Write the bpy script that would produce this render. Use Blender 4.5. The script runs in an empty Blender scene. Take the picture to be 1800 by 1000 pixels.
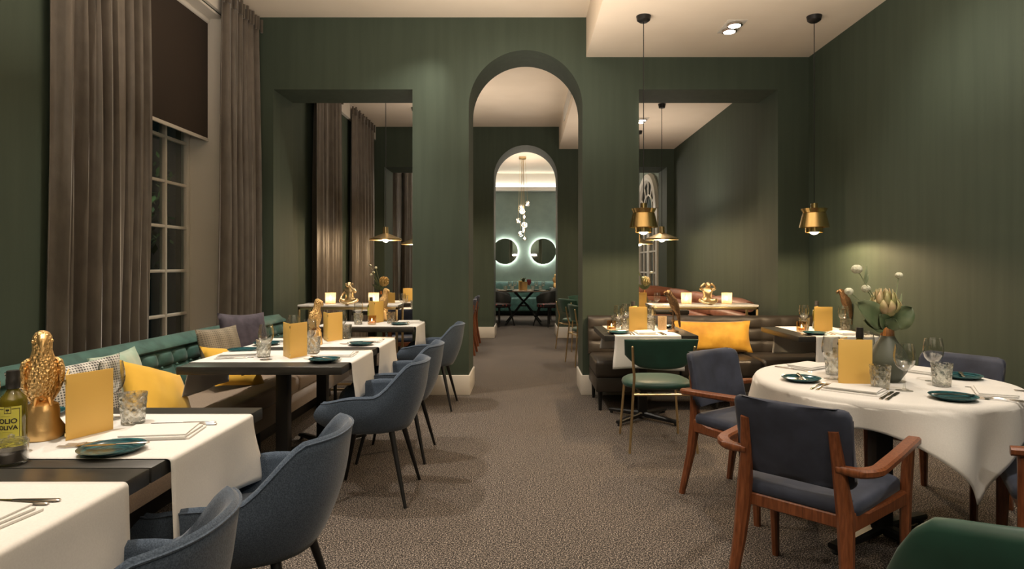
import bpy, bmesh, math, random
from mathutils import Vector, Matrix
S = bpy.context.scene
PI = math.pi
random.seed(7)
# ------------------------------------------------------------------ camera
cd = bpy.data.cameras.new('camera'); cam = bpy.data.objects.new('camera', cd)
S.collection.objects.link(cam); S.camera = cam
cam.location = (0, 0, 1.3); cam.rotation_euler = (PI/2, 0, 0)
cd.sensor_width = 36; cd.lens = 36*1100/1800
cd.shift_x = -24/1800; cd.shift_y = -33/1800
cd.clip_start = 0.05; cd.clip_end = 60
# ------------------------------------------------------------------ world, exposure
w = bpy.data.worlds.new('night'); S.world = w; w.use_nodes = True
w.node_tree.nodes['Background'].inputs[0].default_value = (0.006, 0.008, 0.007, 1)
w.node_tree.nodes['Background'].inputs[1].default_value = 0.5
S.view_settings.view_transform = 'Standard'; S.view_settings.look = 'None'
S.view_settings.gamma = 1; S.view_settings.use_curve_mapping = False
S.view_settings.exposure = 0.35
S.cycles.max_bounces = 10; S.cycles.diffuse_bounces = 4; S.cycles.glossy_bounces = 4
S.cycles.transmission_bounces = 6; S.cycles.transparent_max_bounces = 24
S.cycles.sample_clamp_indirect = 4; S.cycles.caustics_reflective = False; S.cycles.caustics_refractive = False
S.cycles.use_denoising = True
WARM = (1.0, 0.90, 0.77); PEND = (1.0, 0.70, 0.40); COOL = (0.93, 1.0, 0.95)
def lamp(kind, loc, power, col=WARM, size=0.05, target=None, angle=110, blend=1.0):
    d = bpy.data.lights.new('scene_light', kind); o = bpy.data.objects.new('scene_light', d)
    S.collection.objects.link(o); o.location = loc; d.energy = power; d.color = col
    if kind == 'AREA': d.size = size
    else: d.shadow_soft_size = size
    if kind == 'SPOT': d.spot_size = math.radians(angle); d.spot_blend = blend
    if target is not None: o.rotation_euler = (Vector(target)-Vector(loc)).to_track_quat('-Z', 'Y').to_euler()
    return o
CZ, DZ = 3.80, 3.40
# downlights plus unseen spots added for jambs and right wall: (place, aim, power, angle)
SPOTS = [((-1.8,1.9,3.76),(-1.35,1.8,0),215,88),((-1.8,3.75,3.76),(-1.2,3.7,0),220,88),((-1.8,5.55,3.76),(-1.2,5.3,0),220,88),((-.5,5.9,3.76),(-2.54,6.56,1.1),75,55),((.9,5.9,3.36),(2.54,6.56,1.4),30,60),
         ((-0.2,0.6,3.76),(-0.1,1.0,0),28,120),((-0.2,4.8,3.76),(0.0,6.3,1.5),60,110),((1.81,3.9,3.38),(2.85,4.0,.6),55,115),
         ((1.81,5.49,3.38),(1.6,4.6,0),95,105),((1.81,2.1,3.38),(1.75,2.5,0),120,110),((1.81,-0.8,3.38),(1.6,0.6,0),90,115),
         ((-1.55,8.0,3.76),(-1.45,8.2,0),130,80),((-1.55,10.0,3.76),(-1.4,10,0),110,80),((-0.2,9.2,3.76),(0,9.2,0),90,125),
         ((1.67,9.02,3.38),(1.5,8.7,0),150,110),((0,13.0,3.76),(0,13.6,0),90,125)]
for p_, t_, e_, a_ in SPOTS: lamp('SPOT', p_, e_, WARM, 0.03, t_, a_)
lamp('AREA', (-.2,-1.3,1.9), 150, (1,.88,.76), 1.6, (-.2,-1.2,3.8))  # added fill behind the camera, bounced off the ceiling, no room lamp
# unseen uplights added to brighten the ceilings, no such fittings: x, y, z, power
for x_, y_, z_, e_ in ((-1.0,3.4,2.3,34),(-.2,4.9,2.3,20),(1.25,3.4,2.1,30),(-.9,8.9,2.3,17),(1.65,9.0,2.1,13),(0,14.0,2.5,22)):
    lamp('AREA', (x_,y_,z_), e_, (1,.84,.69), 1.4, (x_,y_+.001,3.8))
# ------------------------------------------------------------------ helpers
def bm_new(): return bmesh.new()
def obj(name, bm, mat, parent=None, loc=None, rot=None, smooth=True, mods=None, ang=40):
    me = bpy.data.meshes.new(name); bmesh.ops.recalc_face_normals(bm, faces=bm.faces); bm.to_mesh(me); bm.free()
    if smooth:
        for p in me.polygons: p.use_smooth = True
        try: me.set_sharp_from_angle(angle=math.radians(ang))
        except Exception: pass
    if mat: me.materials.append(mat)
    o = bpy.data.objects.new(name, me); S.collection.objects.link(o)
    if parent: o.parent = parent
    if loc is not None: o.location = loc
    if rot is not None: o.rotation_euler = rot
    for m in (mods or []):
        md = o.modifiers.new(m[0], m[0])
        for k, v in m[1].items(): setattr(md, k, v)
    return o
def tag(o, label, cat, group=None):
    o['label'] = label; o['category'] = cat
    if group: o['group'] = group
    return o
def thing(name, label, cat, loc=(0,0,0), rz=0, group=None):
    o = bpy.data.objects.new(name, None); S.collection.objects.link(o); o.empty_display_size = .1
    o.location = loc; o.rotation_euler = (0,0,rz); return tag(o, label, cat, group)
def struct(o): o['kind'] = 'structure'; return o
def dup(root, loc, rz=0, label=None, group=None, scale=None):
    r = root.copy(); S.collection.objects.link(r); r.location = loc; r.rotation_euler = (0,0,rz)
    if label: r['label'] = label
    if group: r['group'] = group
    if scale: r.scale = (scale,)*3 if not isinstance(scale, tuple) else scale
    for ch in list(root.children):
        c = ch.copy(); S.collection.objects.link(c); c.parent = r
        for g in list(ch.children):
            d = g.copy(); S.collection.objects.link(d); d.parent = c
    return r
def box(bm, lo, hi, bev=0, seg=2, M=None):
    g = bmesh.ops.create_cube(bm, size=1)
    vs = g['verts']
    for v in vs: v.co = Vector([lo[i]+(v.co[i]+.5)*(hi[i]-lo[i]) for i in range(3)])
    if bev:
        es = list({e for v in vs for e in v.link_edges})
        r = bmesh.ops.bevel(bm, geom=es, offset=bev, segments=seg, affect='EDGES', profile=.5)
        vs = list({v for f in r['faces'] for v in f.verts} | {v for v in vs if v.is_valid})
    if M: bmesh.ops.transform(bm, matrix=M, verts=[v for v in vs if v.is_valid])
    return bm
def loft(bm, rings, closed=True, cap=True):
    L = [[bm.verts.new(p) for p in r] for r in rings]; n = len(L[0])
    for a, b in zip(L[:-1], L[1:]):
        for i in range(n if closed else n-1):
            j = (i+1) % n; bm.faces.new((a[i], a[j], b[j], b[i]))
    if cap and closed:
        bm.faces.new(L[0][::-1]); bm.faces.new(L[-1])
    return L
def frame(d):
    d = Vector(d).normalized(); u = d.cross(Vector((0,0,1)))
    if u.length < 1e-3: u = Vector((1,0,0))
    u.normalize(); return u, d.cross(u).normalized()
def tube(bm, pts, r, seg=10, cap=True, flat=1.0):
    pts = [Vector(p) for p in pts]; n = len(pts)
    rs = r if isinstance(r, (list, tuple)) else [r]*n
    rings = []; u0 = None
    for i, p in enumerate(pts):
        d = (pts[min(i+1, n-1)]-pts[max(i-1, 0)]).normalized()
        if u0 is None: u, v = frame(d)
        else:
            u = (u0-d*u0.dot(d)).normalized(); v = d.cross(u)
        u0 = u
        rings.append([p+(u*math.cos(t)+v*math.sin(t)*flat)*rs[i] for t in [2*PI*k/seg for k in range(seg)]])
    loft(bm, rings, True, cap); return bm
def bar(bm, p0, p1, w0, d0, w1=None, d1=None, bev=0, xdir=None):
    """tapered rectangular bar: w along xdir, d across"""
    p0, p1 = Vector(p0), Vector(p1); w1 = w0 if w1 is None else w1; d1 = d0 if d1 is None else d1
    d = (p1-p0).normalized(); x = Vector(xdir or (1,0,0)); x = (x-d*x.dot(d)).normalized(); y = d.cross(x)
    rings = []
    for p, a, b in ((p0, w0, d0), (p1, w1, d1)):
        c = min(a, b)*.22
        rings.append([p+x*sx+y*sy for sx, sy in ((a/2-c,b/2),(a/2,b/2-c),(a/2,-b/2+c),(a/2-c,-b/2),(-a/2+c,-b/2),(-a/2,-b/2+c),(-a/2,b/2-c),(-a/2+c,b/2))])
    loft(bm, rings); return bm
def barpath(bm, pts, ws, ds, xdir):
    pts = [Vector(p) for p in pts]; n = len(pts); rings = []
    for i, p in enumerate(pts):
        d = (pts[min(i+1,n-1)]-pts[max(i-1,0)]).normalized(); x = Vector(xdir); x = (x-d*x.dot(d)).normalized(); y = d.cross(x)
        a = ws[i] if isinstance(ws, (list,tuple)) else ws; b = ds[i] if isinstance(ds, (list,tuple)) else ds; c = min(a,b)*.25
        rings.append([p+x*sx+y*sy for sx, sy in ((a/2-c,b/2),(a/2,b/2-c),(a/2,-b/2+c),(a/2-c,-b/2),(-a/2+c,-b/2),(-a/2,-b/2+c),(-a/2,b/2-c),(-a/2+c,b/2))])
    loft(bm, rings); return bm
def lathe(bm, prof, seg=24, c=(0,0,0), mod=None):
    rings = []
    for k, (r, z) in enumerate(prof):
        rr = max(r, 1e-4)
        rings.append([Vector((c[0]+(rr+(mod(k,i) if mod else 0))*math.cos(2*PI*i/seg), c[1]+(rr+(mod(k,i) if mod else 0))*math.sin(2*PI*i/seg), c[2]+z)) for i in range(seg)])
    loft(bm, rings, True, True); return bm
def ball(bm, c, r, seg=14, sc=(1,1,1), rot=None):
    g = bmesh.ops.create_uvsphere(bm, u_segments=seg, v_segments=max(6,seg//2+1), radius=r)
    M = Matrix.Translation(c) @ (rot.to_matrix().to_4x4() if rot else Matrix.Identity(4)) @ Matrix.Diagonal((*sc,1))
    bmesh.ops.transform(bm, matrix=M, verts=g['verts']); return bm
def ell(c, rx, ry, n=16, tilt=0):
    return [Vector((c[0]+rx*math.cos(t), c[1]+ry*math.sin(t)*math.cos(tilt), c[2]+ry*math.sin(t)*math.sin(tilt))) for t in [2*PI*k/n for k in range(n)]]
def smoothstep(a, b, x):
    t = max(0, min(1, (x-a)/(b-a))); return t*t*(3-2*t)
def tp(px, py, z=.753):
    """floor plan place of a thing whose foot stands at height z and is seen there in the photograph"""
    Y = 1100*(1.3-z)/(py-467); return ((px-924)*Y/1100, Y, z)
# ------------------------------------------------------------------ materials
def mat(name, col, rough=.5, metal=0, **k):
    m = bpy.data.materials.new(name); m.use_nodes = True; b = m.node_tree.nodes['Principled BSDF']
    b.inputs['Base Color'].default_value = (*col, 1); b.inputs['Roughness'].default_value = rough; b.inputs['Metallic'].default_value = metal
    for kk, v in k.items():
        i = b.inputs[kk.replace('_', ' ')]
        i.default_value = (*v, 1) if isinstance(v, tuple) else v
    return m
def nd(m, t): return m.node_tree.nodes.new(t)
def lk(m, a, b): m.node_tree.links.new(a, b)
def bsdf(m): return m.node_tree.nodes['Principled BSDF']
def tex(m, kind='ShaderNodeTexNoise', scale=20, stretch=(1,1,1), coord='Object', **k):
    tc = nd(m, 'ShaderNodeTexCoord'); mp = nd(m, 'ShaderNodeMapping'); mp.inputs['Scale'].default_value = stretch
    t = nd(m, kind); lk(m, tc.outputs[coord], mp.inputs[0]); lk(m, mp.outputs[0], t.inputs[0])
    if 'Scale' in t.inputs: t.inputs['Scale'].default_value = scale
    for kk, v in k.items(): t.inputs[kk].default_value = v
    return t
def vary(m, t, c1, c2, lo=.35, hi=.65):
    r = nd(m, 'ShaderNodeValToRGB'); r.color_ramp.elements[0].position = lo; r.color_ramp.elements[1].position = hi
    r.color_ramp.elements[0].color = (*c1, 1); r.color_ramp.elements[1].color = (*c2, 1)
    lk(m, t.outputs[0], r.inputs[0]); lk(m, r.outputs[0], bsdf(m).inputs['Base Color']); return r
def bump(m, t, st=.3, dist=.01, out=0):
    b = nd(m, 'ShaderNodeBump'); b.inputs['Strength'].default_value = st; b.inputs['Distance'].default_value = dist
    lk(m, t.outputs[out], b.inputs['Height']); lk(m, b.outputs[0], bsdf(m).inputs['Normal']); return m
def fabric(name, c1, c2, scale=300, rough=.9, st=.35, dist=.002, sheen=.3, stretch=(1,1,1)):
    m = mat(name, c1, rough, Sheen_Weight=sheen, Sheen_Roughness=.4); t = tex(m, scale=scale, stretch=stretch, Detail=3); vary(m, t, c1, c2); bump(m, t, st, dist); return m
G1, G2 = (.038,.056,.037), (.046,.066,.044)
wallm = mat('wall_paint_green', G1, .75); t = tex(wallm, scale=3.5, stretch=(4,4,.25), Detail=4); vary(wallm, t, G1, G2)
t = tex(wallm, scale=180, stretch=(1,1,.3)); bump(wallm, t, .12, .002)
walltl = mat('wall_paint_teal', (.10,.15,.135), .55); t = tex(walltl, scale=4); vary(walltl, t, (.10,.135,.108), (.125,.165,.13))
ceilm = mat('ceiling_paint', (.80,.70,.57), .8); t = tex(ceilm, scale=2); vary(ceilm, t, (.78,.68,.55), (.82,.72,.59))
trimm = mat('trim_white', (.66,.62,.55), .45)
winm = mat('window_white', (.62,.59,.52), .45)
carpet = mat('carpet_speckled', (.1,.08,.07), .95); t = tex(carpet, scale=155, Detail=2, Roughness=.7)
r = vary(carpet, t, (.006,.0045,.0035), (.40,.335,.28), .44, .62); e = r.color_ramp.elements.new(.51); e.color = (.034,.026,.021,1)
bump(carpet, t, .8, .006)
tabm = mat('table_black_wood', (.03,.029,.025), .32); t = tex(tabm, scale=40, stretch=(.3,6,1)); vary(tabm, t, (.026,.025,.021), (.04,.038,.033))
tabw = mat('table_brown_edge', (.10,.07,.04), .35)
linen = fabric('white_linen', (.66,.65,.625), (.70,.69,.665), 220, .85, .1, .001, .05)
blackm = mat('black_metal', (.012,.012,.012), .4, .2)
bluef = fabric('blue_grey_weave', (.032,.050,.080), (.078,.110,.158), 260, .9, .5, .002, .25, (1,1,1))
navy = fabric('navy_velvet', (.020,.026,.046), (.038,.047,.078), 9, .7, .05, .002, .12)
greenv = fabric('green_velvet', (.006,.038,.026), (.012,.058,.040), 7, .5, .05, .002, .12)
tealv = fabric('teal_velvet', (.022,.072,.060), (.045,.125,.105), 12, .6, .1, .003, .15)
brownf = fabric('brown_seat_fabric', (.19,.14,.10), (.25,.19,.14), 180, .85, .3, .001, .3)
leath = mat('dark_leather', (.035,.028,.021), .42); t = tex(leath, 'ShaderNodeTexVoronoi', 220); bump(leath, t, .12, .001)
leatp = mat('tan_leather', (.28,.12,.075), .4); t = tex(leatp, scale=6); vary(leatp, t, (.24,.10,.06), (.34,.155,.10))
curt = mat('curtain_taffeta', (.105,.088,.066), .42, Sheen_Weight=.3); t = tex(curt, scale=14, stretch=(1,1,.5), Detail=5); vary(curt, t, (.080,.065,.050), (.110,.090,.069)); bump(curt, t, .3, .008)
blindm = mat('blind_brown', (.028,.018,.011), .7)
wood = mat('red_brown_wood', (.20,.065,.025), .35); t = tex(wood, scale=26, stretch=(5,5,.5), Detail=5); vary(wood, t, (.115,.032,.011), (.25,.085,.032), .3, .7)
brass = mat('brass', (.78,.56,.24), .22, 1); brassb = mat('brushed_brass', (.72,.55,.30), .3, 1)
gold = mat('gold_cast', (.83,.55,.24), .42, 1); t = tex(gold, scale=60, Detail=3); bump(gold, t, .3, .003)
goldf = mat('gold_feathers', (.80,.53,.23), .42, 1); t = tex(goldf, 'ShaderNodeTexVoronoi', 130, (1,1,.75)); bump(goldf, t, 1, .007)
gilt = mat('pale_gilt', (.80,.62,.36), .33, 1); t = tex(gilt, scale=70); bump(gilt, t, .3, .003)
bronze = mat('bronze_feathers', (.17,.10,.05), .45, .8); t = tex(bronze, 'ShaderNodeTexVoronoi', 110); bump(bronze, t, .9, .004)
copper = mat('copper_band', (.85,.42,.20), .25, 1)
steel = mat('steel_cutlery', (.52,.48,.43), .18, 1)
menum = mat('menu_yellow', (.80,.50,.12), .5); menui = mat('menu_pages', (.70,.62,.45), .6)
platem = mat('plate_teal_glaze', (.010,.065,.078), .15); t = tex(platem, 'ShaderNodeTexWave', 16, coord='Object'); t.wave_type = 'RINGS'; t.rings_direction = 'Z'; t.inputs['Distortion'].default_value = 4
r = vary(platem, t, (.006,.040,.050), (.025,.10,.11), .4, .8)
marble = mat('marble_top', (.8,.78,.74), .2); t = tex(marble, scale=5, Detail=6, Distortion=2); vary(marble, t, (.74,.70,.65), (.86,.84,.80), .3, .6)
mustard = fabric('mustard_cotton', (.62,.36,.03), (.70,.42,.045), 5, .85, .1, .004, .3)
mustv = fabric('mustard_velvet', (.50,.24,.012), (.74,.41,.04), 6, .6, .2, .004, .8)
mintf = fabric('mint_print', (.30,.42,.33), (.45,.50,.40), 9, .85, .1, .002, .2)
purp = fabric('aubergine_velvet', (.030,.024,.038), (.065,.054,.075), 12, .7, .15, .004, .1)
beigef = fabric('beige_cushion', (.20,.15,.10), (.26,.2,.14), 20, .8, .1, .002, .3)
def checkm(name, c1, c2, sc):
    m = mat(name, c1, .9); t = tex(m, 'ShaderNodeTexWave', sc, Distortion=0); t2 = tex(m, 'ShaderNodeTexWave', sc, Distortion=0); t.bands_direction = 'X'; t2.bands_direction = 'Z'
    t3 = tex(m, 'ShaderNodeTexWave', sc/6, Distortion=0); t3.bands_direction = 'X'
    a = nd(m, 'ShaderNodeMath'); a.operation = 'MULTIPLY'; lk(m, t.outputs[1], a.inputs[0]); lk(m, t2.outputs[1], a.inputs[1])
    b = nd(m, 'ShaderNodeMath'); b.operation = 'MULTIPLY_ADD'; lk(m, t3.outputs[1], b.inputs[0]); b.inputs[1].default_value = .35; lk(m, a.outputs[0], b.inputs[2])
    vary(m, b, c1, c2, .15, .75); return m
checkg = checkm('grey_check_wool', (.52,.50,.45), (.05,.048,.045), 26)
checkb = checkm('taupe_check_wool', (.25,.215,.155), (.13,.11,.08), 20)
waxm = mat('candle_wax', (.85,.75,.6), .5, Subsurface_Weight=.3)
flamem = mat('flame', (1,.7,.35), .5, Emission_Color=(1,.68,.36), Emission_Strength=60)
bulbm = mat('lamp_bulb', (1,.9,.75), .5, Emission_Color=(1,.74,.45), Emission_Strength=18)
ledm = mat('led_strip', (1,1,.95), .5, Emission_Color=(1,1,.93), Emission_Strength=14)
spotm = mat('downlight_lens', (1,1,1), .5, Emission_Color=(1,.93,.82), Emission_Strength=30)
mirrm = mat('mirror_silver', (.85,.87,.85), .02, 1)
leafm = mat('eucalyptus_leaf', (.085,.15,.055), .5); t = tex(leafm, scale=12); vary(leafm, t, (.075,.115,.05), (.16,.19,.10))
stemm = mat('pale_stem', (.28,.33,.19), .6)
petal = mat('protea_petal', (.42,.37,.16), .5); t = tex(petal, 'ShaderNodeTexNoise', 14); vary(petal, t, (.28,.29,.10), (.56,.40,.22))
petald = mat('dried_protea', (.50,.33,.10), .5)
scab = mat('white_scabiosa', (.72,.72,.55), .7); t = tex(scab, 'ShaderNodeTexVoronoi', 90); bump(scab, t, .8, .004)
vasem = mat('grey_green_vase', (.075,.085,.062), .5)
oilm = mat('olive_oil_bottle', (.10,.085,.005), .08, Coat_Weight=.5); t = tex(oilm, scale=9, stretch=(1,1,.2)); vary(oilm, t, (.05,.042,.004), (.20,.16,.01), .35, .7)
labelm = mat('label_yellow', (.68,.64,.10), .5); inkm = mat('label_ink', (.03,.025,.02), .5)
capm = mat('black_cap', (.02,.018,.016), .4)
saltm = mat('black_salt', (.04,.028,.02), .6)
floralb = mat('floral_black', (.02,.016,.018), .7); t = tex(floralb, 'ShaderNodeTexVoronoi', 14); r = vary(floralb, t, (.55,.06,.10), (.012,.010,.012), .18, .34); e = r.color_ramp.elements.new(.24); e.color = (.4,.1,.05,1)
def glassm(name, tint=(1,1,1), ior=1.45, rough=.02, base=.05, gain=1.0, bumpit=None):
    m = bpy.data.materials.new(name); m.use_nodes = True; nt = m.node_tree; nt.nodes.remove(bsdf(m)); out = nt.nodes['Material Output']
    tr = nd(m, 'ShaderNodeBsdfTransparent'); tr.inputs[0].default_value = (*tint, 1)
    gl = nd(m, 'ShaderNodeBsdfGlossy'); gl.inputs['Roughness'].default_value = rough
    fr = nd(m, 'ShaderNodeLayerWeight'); fr.inputs[0].default_value = .5; pw = nd(m, 'ShaderNodeMath'); pw.operation = 'POWER'; pw.inputs[1].default_value = 3.5; lk(m, fr.outputs[1], pw.inputs[0])
    ma = nd(m, 'ShaderNodeMath'); ma.operation = 'MULTIPLY_ADD'; ma.inputs[1].default_value = gain; ma.inputs[2].default_value = base; ma.use_clamp = True
    mx = nd(m, 'ShaderNodeMixShader'); lk(m, pw.outputs[0], ma.inputs[0]); lk(m, ma.outputs[0], mx.inputs[0]); lk(m, tr.outputs[0], mx.inputs[1]); lk(m, gl.outputs[0], mx.inputs[2]); lk(m, mx.outputs[0], out.inputs[0])
    if bumpit:
        t = tex(m, 'ShaderNodeTexVoronoi', bumpit); b = nd(m, 'ShaderNodeBump'); b.inputs['Strength'].default_value = 1; b.inputs['Distance'].default_value = .006
        lk(m, t.outputs[0], b.inputs['Height']); lk(m, b.outputs[0], gl.inputs['Normal']); lk(m, b.outputs[0], fr.inputs['Normal'])
    return m
glass = glassm('clear_glass', (.975,.975,.96), base=.10, gain=1.3, rough=.06)
def cutglass(name):
    m = bpy.data.materials.new(name); m.use_nodes = True; m.node_tree.nodes.remove(bsdf(m)); out = m.node_tree.nodes['Material Output']
    g = nd(m, 'ShaderNodeBsdfGlass'); g.inputs['IOR'].default_value = 1.45; g.inputs['Roughness'].default_value = .0; g.inputs[0].default_value = (.98,.98,.96,1)
    tr = nd(m, 'ShaderNodeBsdfTransparent'); tr.inputs[0].default_value = (.97,.97,.95,1); mx = nd(m, 'ShaderNodeMixShader'); mx.inputs[0].default_value = .35
    t = tex(m, 'ShaderNodeTexVoronoi', 60); b = nd(m, 'ShaderNodeBump'); b.inputs['Strength'].default_value = 1; b.inputs['Distance'].default_value = .005; lk(m, t.outputs[0], b.inputs['Height']); lk(m, b.outputs[0], g.inputs['Normal'])
    lk(m, g.outputs[0], mx.inputs[1]); lk(m, tr.outputs[0], mx.inputs[2]); lk(m, mx.outputs[0], out.inputs[0]); return m
cutg = cutglass('cut_glass')
paneg = glassm('window_pane_glass', (.8,.85,.85), base=.03)
darkg = glassm('smoked_amber_glass', (.93,.80,.62), base=.10)
def candleglass():
    m = mat('mottled_gold_glass', (.85,.62,.32), .35, Transmission_Weight=.0, Subsurface_Weight=0); b = bsdf(m)
    t = tex(m, 'ShaderNodeTexVoronoi', 130); vary(m, t, (1,.86,.6), (.45,.27,.10), .15, .5); bump(m, t, .6, .003)
    tpn = nd(m, 'ShaderNodeBsdfTransparent'); mx2 = nd(m, 'ShaderNodeMixShader'); mx2.inputs[0].default_value = .38; trl = nd(m, 'ShaderNodeBsdfTranslucent'); trl.inputs[0].default_value = (1,.88,.68,1); mx = nd(m, 'ShaderNodeMixShader'); mx.inputs[0].default_value = .6
    out = m.node_tree.nodes['Material Output']; lk(m, b.outputs[0], mx.inputs[1]); lk(m, trl.outputs[0], mx.inputs[2]); lk(m, mx.outputs[0], mx2.inputs[1]); lk(m, tpn.outputs[0], mx2.inputs[2]); lk(m, mx2.outputs[0], out.inputs[0]); return m
cgold = candleglass()
foliagem = mat('garden_leaf', (.03,.08,.02), .6); darkp = mat('garden_ground', (.012,.012,.010), .9)
# ------------------------------------------------------------------ the setting
Y1, Y1b, Y2, Y2b, Y3 = 6.30, 6.83, 11.26, 11.96, 17.0
XL, XR1, XR2 = -2.745, 2.85, 2.67
YB = -2.6
def sbox(name, lo, hi, m, bev=0): return struct(obj(name, box(bm_new(), lo, hi, bev), m, smooth=False))
sbox('floor', (-3.6, YB-.3, -.12), (3.4, Y3+.3, 0), carpet)
def partition(name, y0, y1, x0, x1, m):
    """wall with a round arch in the middle and a square-headed opening each side"""
    bm = bm_new(); zt, R, zs, ow0, ow1, oz = CZ, .573, 2.897, 1.14, 2.54, 3.075
    def slab(poly):
        a = [bm.verts.new((x, y0, z)) for x, z in poly]; b = [bm.verts.new((x, y1, z)) for x, z in poly]; n = len(poly)
        bm.faces.new(a); bm.faces.new(b[::-1])
        for i in range(n): j = (i+1) % n; bm.faces.new((a[i], b[i], b[j], a[j]))
    slab([(x0,0),(-ow1,0),(-ow1,zt),(x0,zt)]); slab([(ow1,0),(x1,0),(x1,zt),(ow1,zt)])
    slab([(-ow1,oz),(-ow0,oz),(-ow0,zt),(-ow1,zt)]); slab([(ow0,oz),(ow1,oz),(ow1,zt),(ow0,zt)])
    slab([(-ow0,0),(-R,0),(-R,zt),(-ow0,zt)]); slab([(R,0),(ow0,0),(ow0,zt),(R,zt)])
    N = 40; arc = [(-R*math.cos(PI*i/N), zs+R*math.sin(PI*i/N)) for i in range(N+1)]
    for a, b in zip(arc[:-1], arc[1:]): slab([a, b, (b[0], zt), (a[0], zt)])
    bmesh.ops.remove_doubles(bm, verts=bm.verts, dist=1e-5)
    # drop the coincident inner faces left between slabs
    seen = {}
    for f in bm.faces: seen.setdefault(tuple(round(c, 4) for c in f.calc_center_median()), []).append(f)
    bmesh.ops.delete(bm, geom=[f for fs in seen.values() if len(fs) > 1 for f in fs], context='FACES_ONLY')
    return struct(obj(name, bm, m, smooth=False))
partition('wall_partition_front', Y1, Y1b, XL-.02, XR1+.02, wallm)
partition('wall_partition_rear', Y2, Y2b, XL-.02, XR2+.02, wallm)
def skirt(name, y0, y1, xa, xb):
    bm = bm_new(); t = .016
    box(bm, (xa-t, y0-t, 0), (xb+t, y1+t, .20), .006); return struct(obj(name, bm, trimm))
for i, (ya, yb) in enumerate(((Y1, Y1b), (Y2, Y2b))):
    skirt('baseboard_pier_left_%s' % ('front', 'rear')[i], ya, yb, -1.14, -.573)
    skirt('baseboard_pier_right_%s' % ('front', 'rear')[i], ya, yb, .573, 1.14)
# left wall with window recesses (room one, two, three)
def wall_with_windows(name, x, wins, y0, y1, depth, m):
    bm = bm_new(); ys = [y0]
    for a, b, z0, z1 in wins:
        box(bm, (x-depth, ys[-1], 0), (x, a, CZ)); box(bm, (x-depth, a, 0), (x, b, z0)); box(bm, (x-depth, a, z1), (x, b, CZ)); ys.append(b)
    box(bm, (x-depth, ys[-1], 0), (x, y1, CZ)); return struct(obj(name, bm, m, smooth=False))
WIN = [(-.6,.95,.5,3.56),(4.12,5.66,.5,3.56),(13.0,14.3,.5,3.5)]
wall_with_windows('wall_left', XL, WIN, YB, Y3, .42, wallm)
sbox('wall_right', (XR1, YB, 0), (XR1+.3, Y1+.3, CZ), wallm)
sbox('wall_right_middle', (XR2, Y1b, 0), (XR2+.3, Y2+.3, CZ), wallm)
sbox('wall_right_far', (XR2+.02, Y2b, 0), (XR2+.35, Y3, CZ), walltl)
sbox('wall_back', (-3.2, YB-.2, 0), (3.2, YB, CZ), wallm)
sbox('wall_far', (-3.2, Y3, 0), (3.2, Y3+.2, CZ), walltl)
sbox('ceiling', (-3.3, YB-.2, CZ), (3.3, Y3+.2, CZ+.12), ceilm)
sbox('ceiling_lowered_front', (.61, YB, DZ), (XR1, Y1, CZ), ceilm)
sbox('ceiling_lowered_middle', (.60, Y1b, DZ), (XR2, Y2, CZ), ceilm)
sbox('trim_1', (XL, YB, 3.56), (XL+.03, Y1, CZ), trimm)
sbox('trim_2', (XL, Y1b, 3.56), (XL+.05, Y2, CZ), trimm)
sbox('trim_3', (-3.2, Y3-.16, 3.32), (3.2, Y3, 3.43), trimm)
sbox('trim_4', (-3.2, Y3-.02, 3.43), (3.2, Y3, CZ), trimm)
led = obj('cove_light_strip', box(bm_new(), (-2.6, Y3-.10, 3.432), (2.6, Y3-.07, 3.445)), ledm, smooth=False)
tag(led, 'glowing light strip hidden on the white cornice of the far wall', 'light')
# windows
def window(n, y0, y1, z0, z1, rows, cols, x):
    bm = bm_new(); xw = x
    r = thing('window_%d' % n, '', '', (xw, 0, 0)); del r['label']; del r['category']; struct(r)
    f = .055
    box(bm, (-.03, y0, z0), (.03, y0+f, z1), .006); box(bm, (-.03, y1-f, z0), (.03, y1, z1), .006)
    box(bm, (-.03, y0, z0), (.03, y1, z0+f), .006); box(bm, (-.03, y0, z1-f), (.03, y1, z1), .006)
    for i in range(1, cols): yy = y0+(y1-y0)*i/cols; wd = .028 if i % 2 == 0 else .014; box(bm, (-.026, yy-wd, z0), (.026, yy+wd, z1), .005)
    for i in range(1, rows): zz = z0+(z1-z0)*i/rows; box(bm, (-.022, y0, zz-.013), (.022, y1, zz+.013), .005)
    obj('window_frame', bm, winm, r)
    obj('glass_pane', box(bm_new(), (-.006, y0+.02, z0+.02), (-.002, y1-.02, z1-.02)), paneg, r, smooth=False)
    bm = bm_new(); tube(bm, [(.03, (y0+y1)/2-.02, 1.25), (.07, (y0+y1)/2-.02, 1.26), (.07, (y0+y1)/2-.02, 1.38), (.03, (y0+y1)/2-.02, 1.39)], .009, 8)
    obj('window_handle', bm, steel, r)
    # painted reveal lining
    bm = bm_new(); d = XL-xw
    for ya, yb in ((y0-.005, y0), (y1, y1+.005)): box(bm, (0, ya-.012, z0), (d+.012, yb+.012, z1))
    box(bm, (0, y0, z1-.0), (d+.012, y1, z1+.02)); box(bm, (0, y0, z0-.02), (d+.03, y1, z0))
    obj('reveal_lining', bm, trimm, r, smooth=False); return r
window(1, -.58, .93, .5, 3.5, 7, 4, -3.05)
window(2, 4.14, 5.645, .5, 3.52, 8, 4, -3.05)
window(3, 13.02, 14.28, .5, 3.48, 8, 4, -3.05)
bd = thing('roller_blind', 'dark brown roller blind half lowered over the white paned window', 'blind', (-2.86, 4.9, 0))
obj('blind_cloth', box(bm_new(), (-.002, -.72, 2.44), (.002, .725, 3.50)), blindm, bd, smooth=False)
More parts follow.
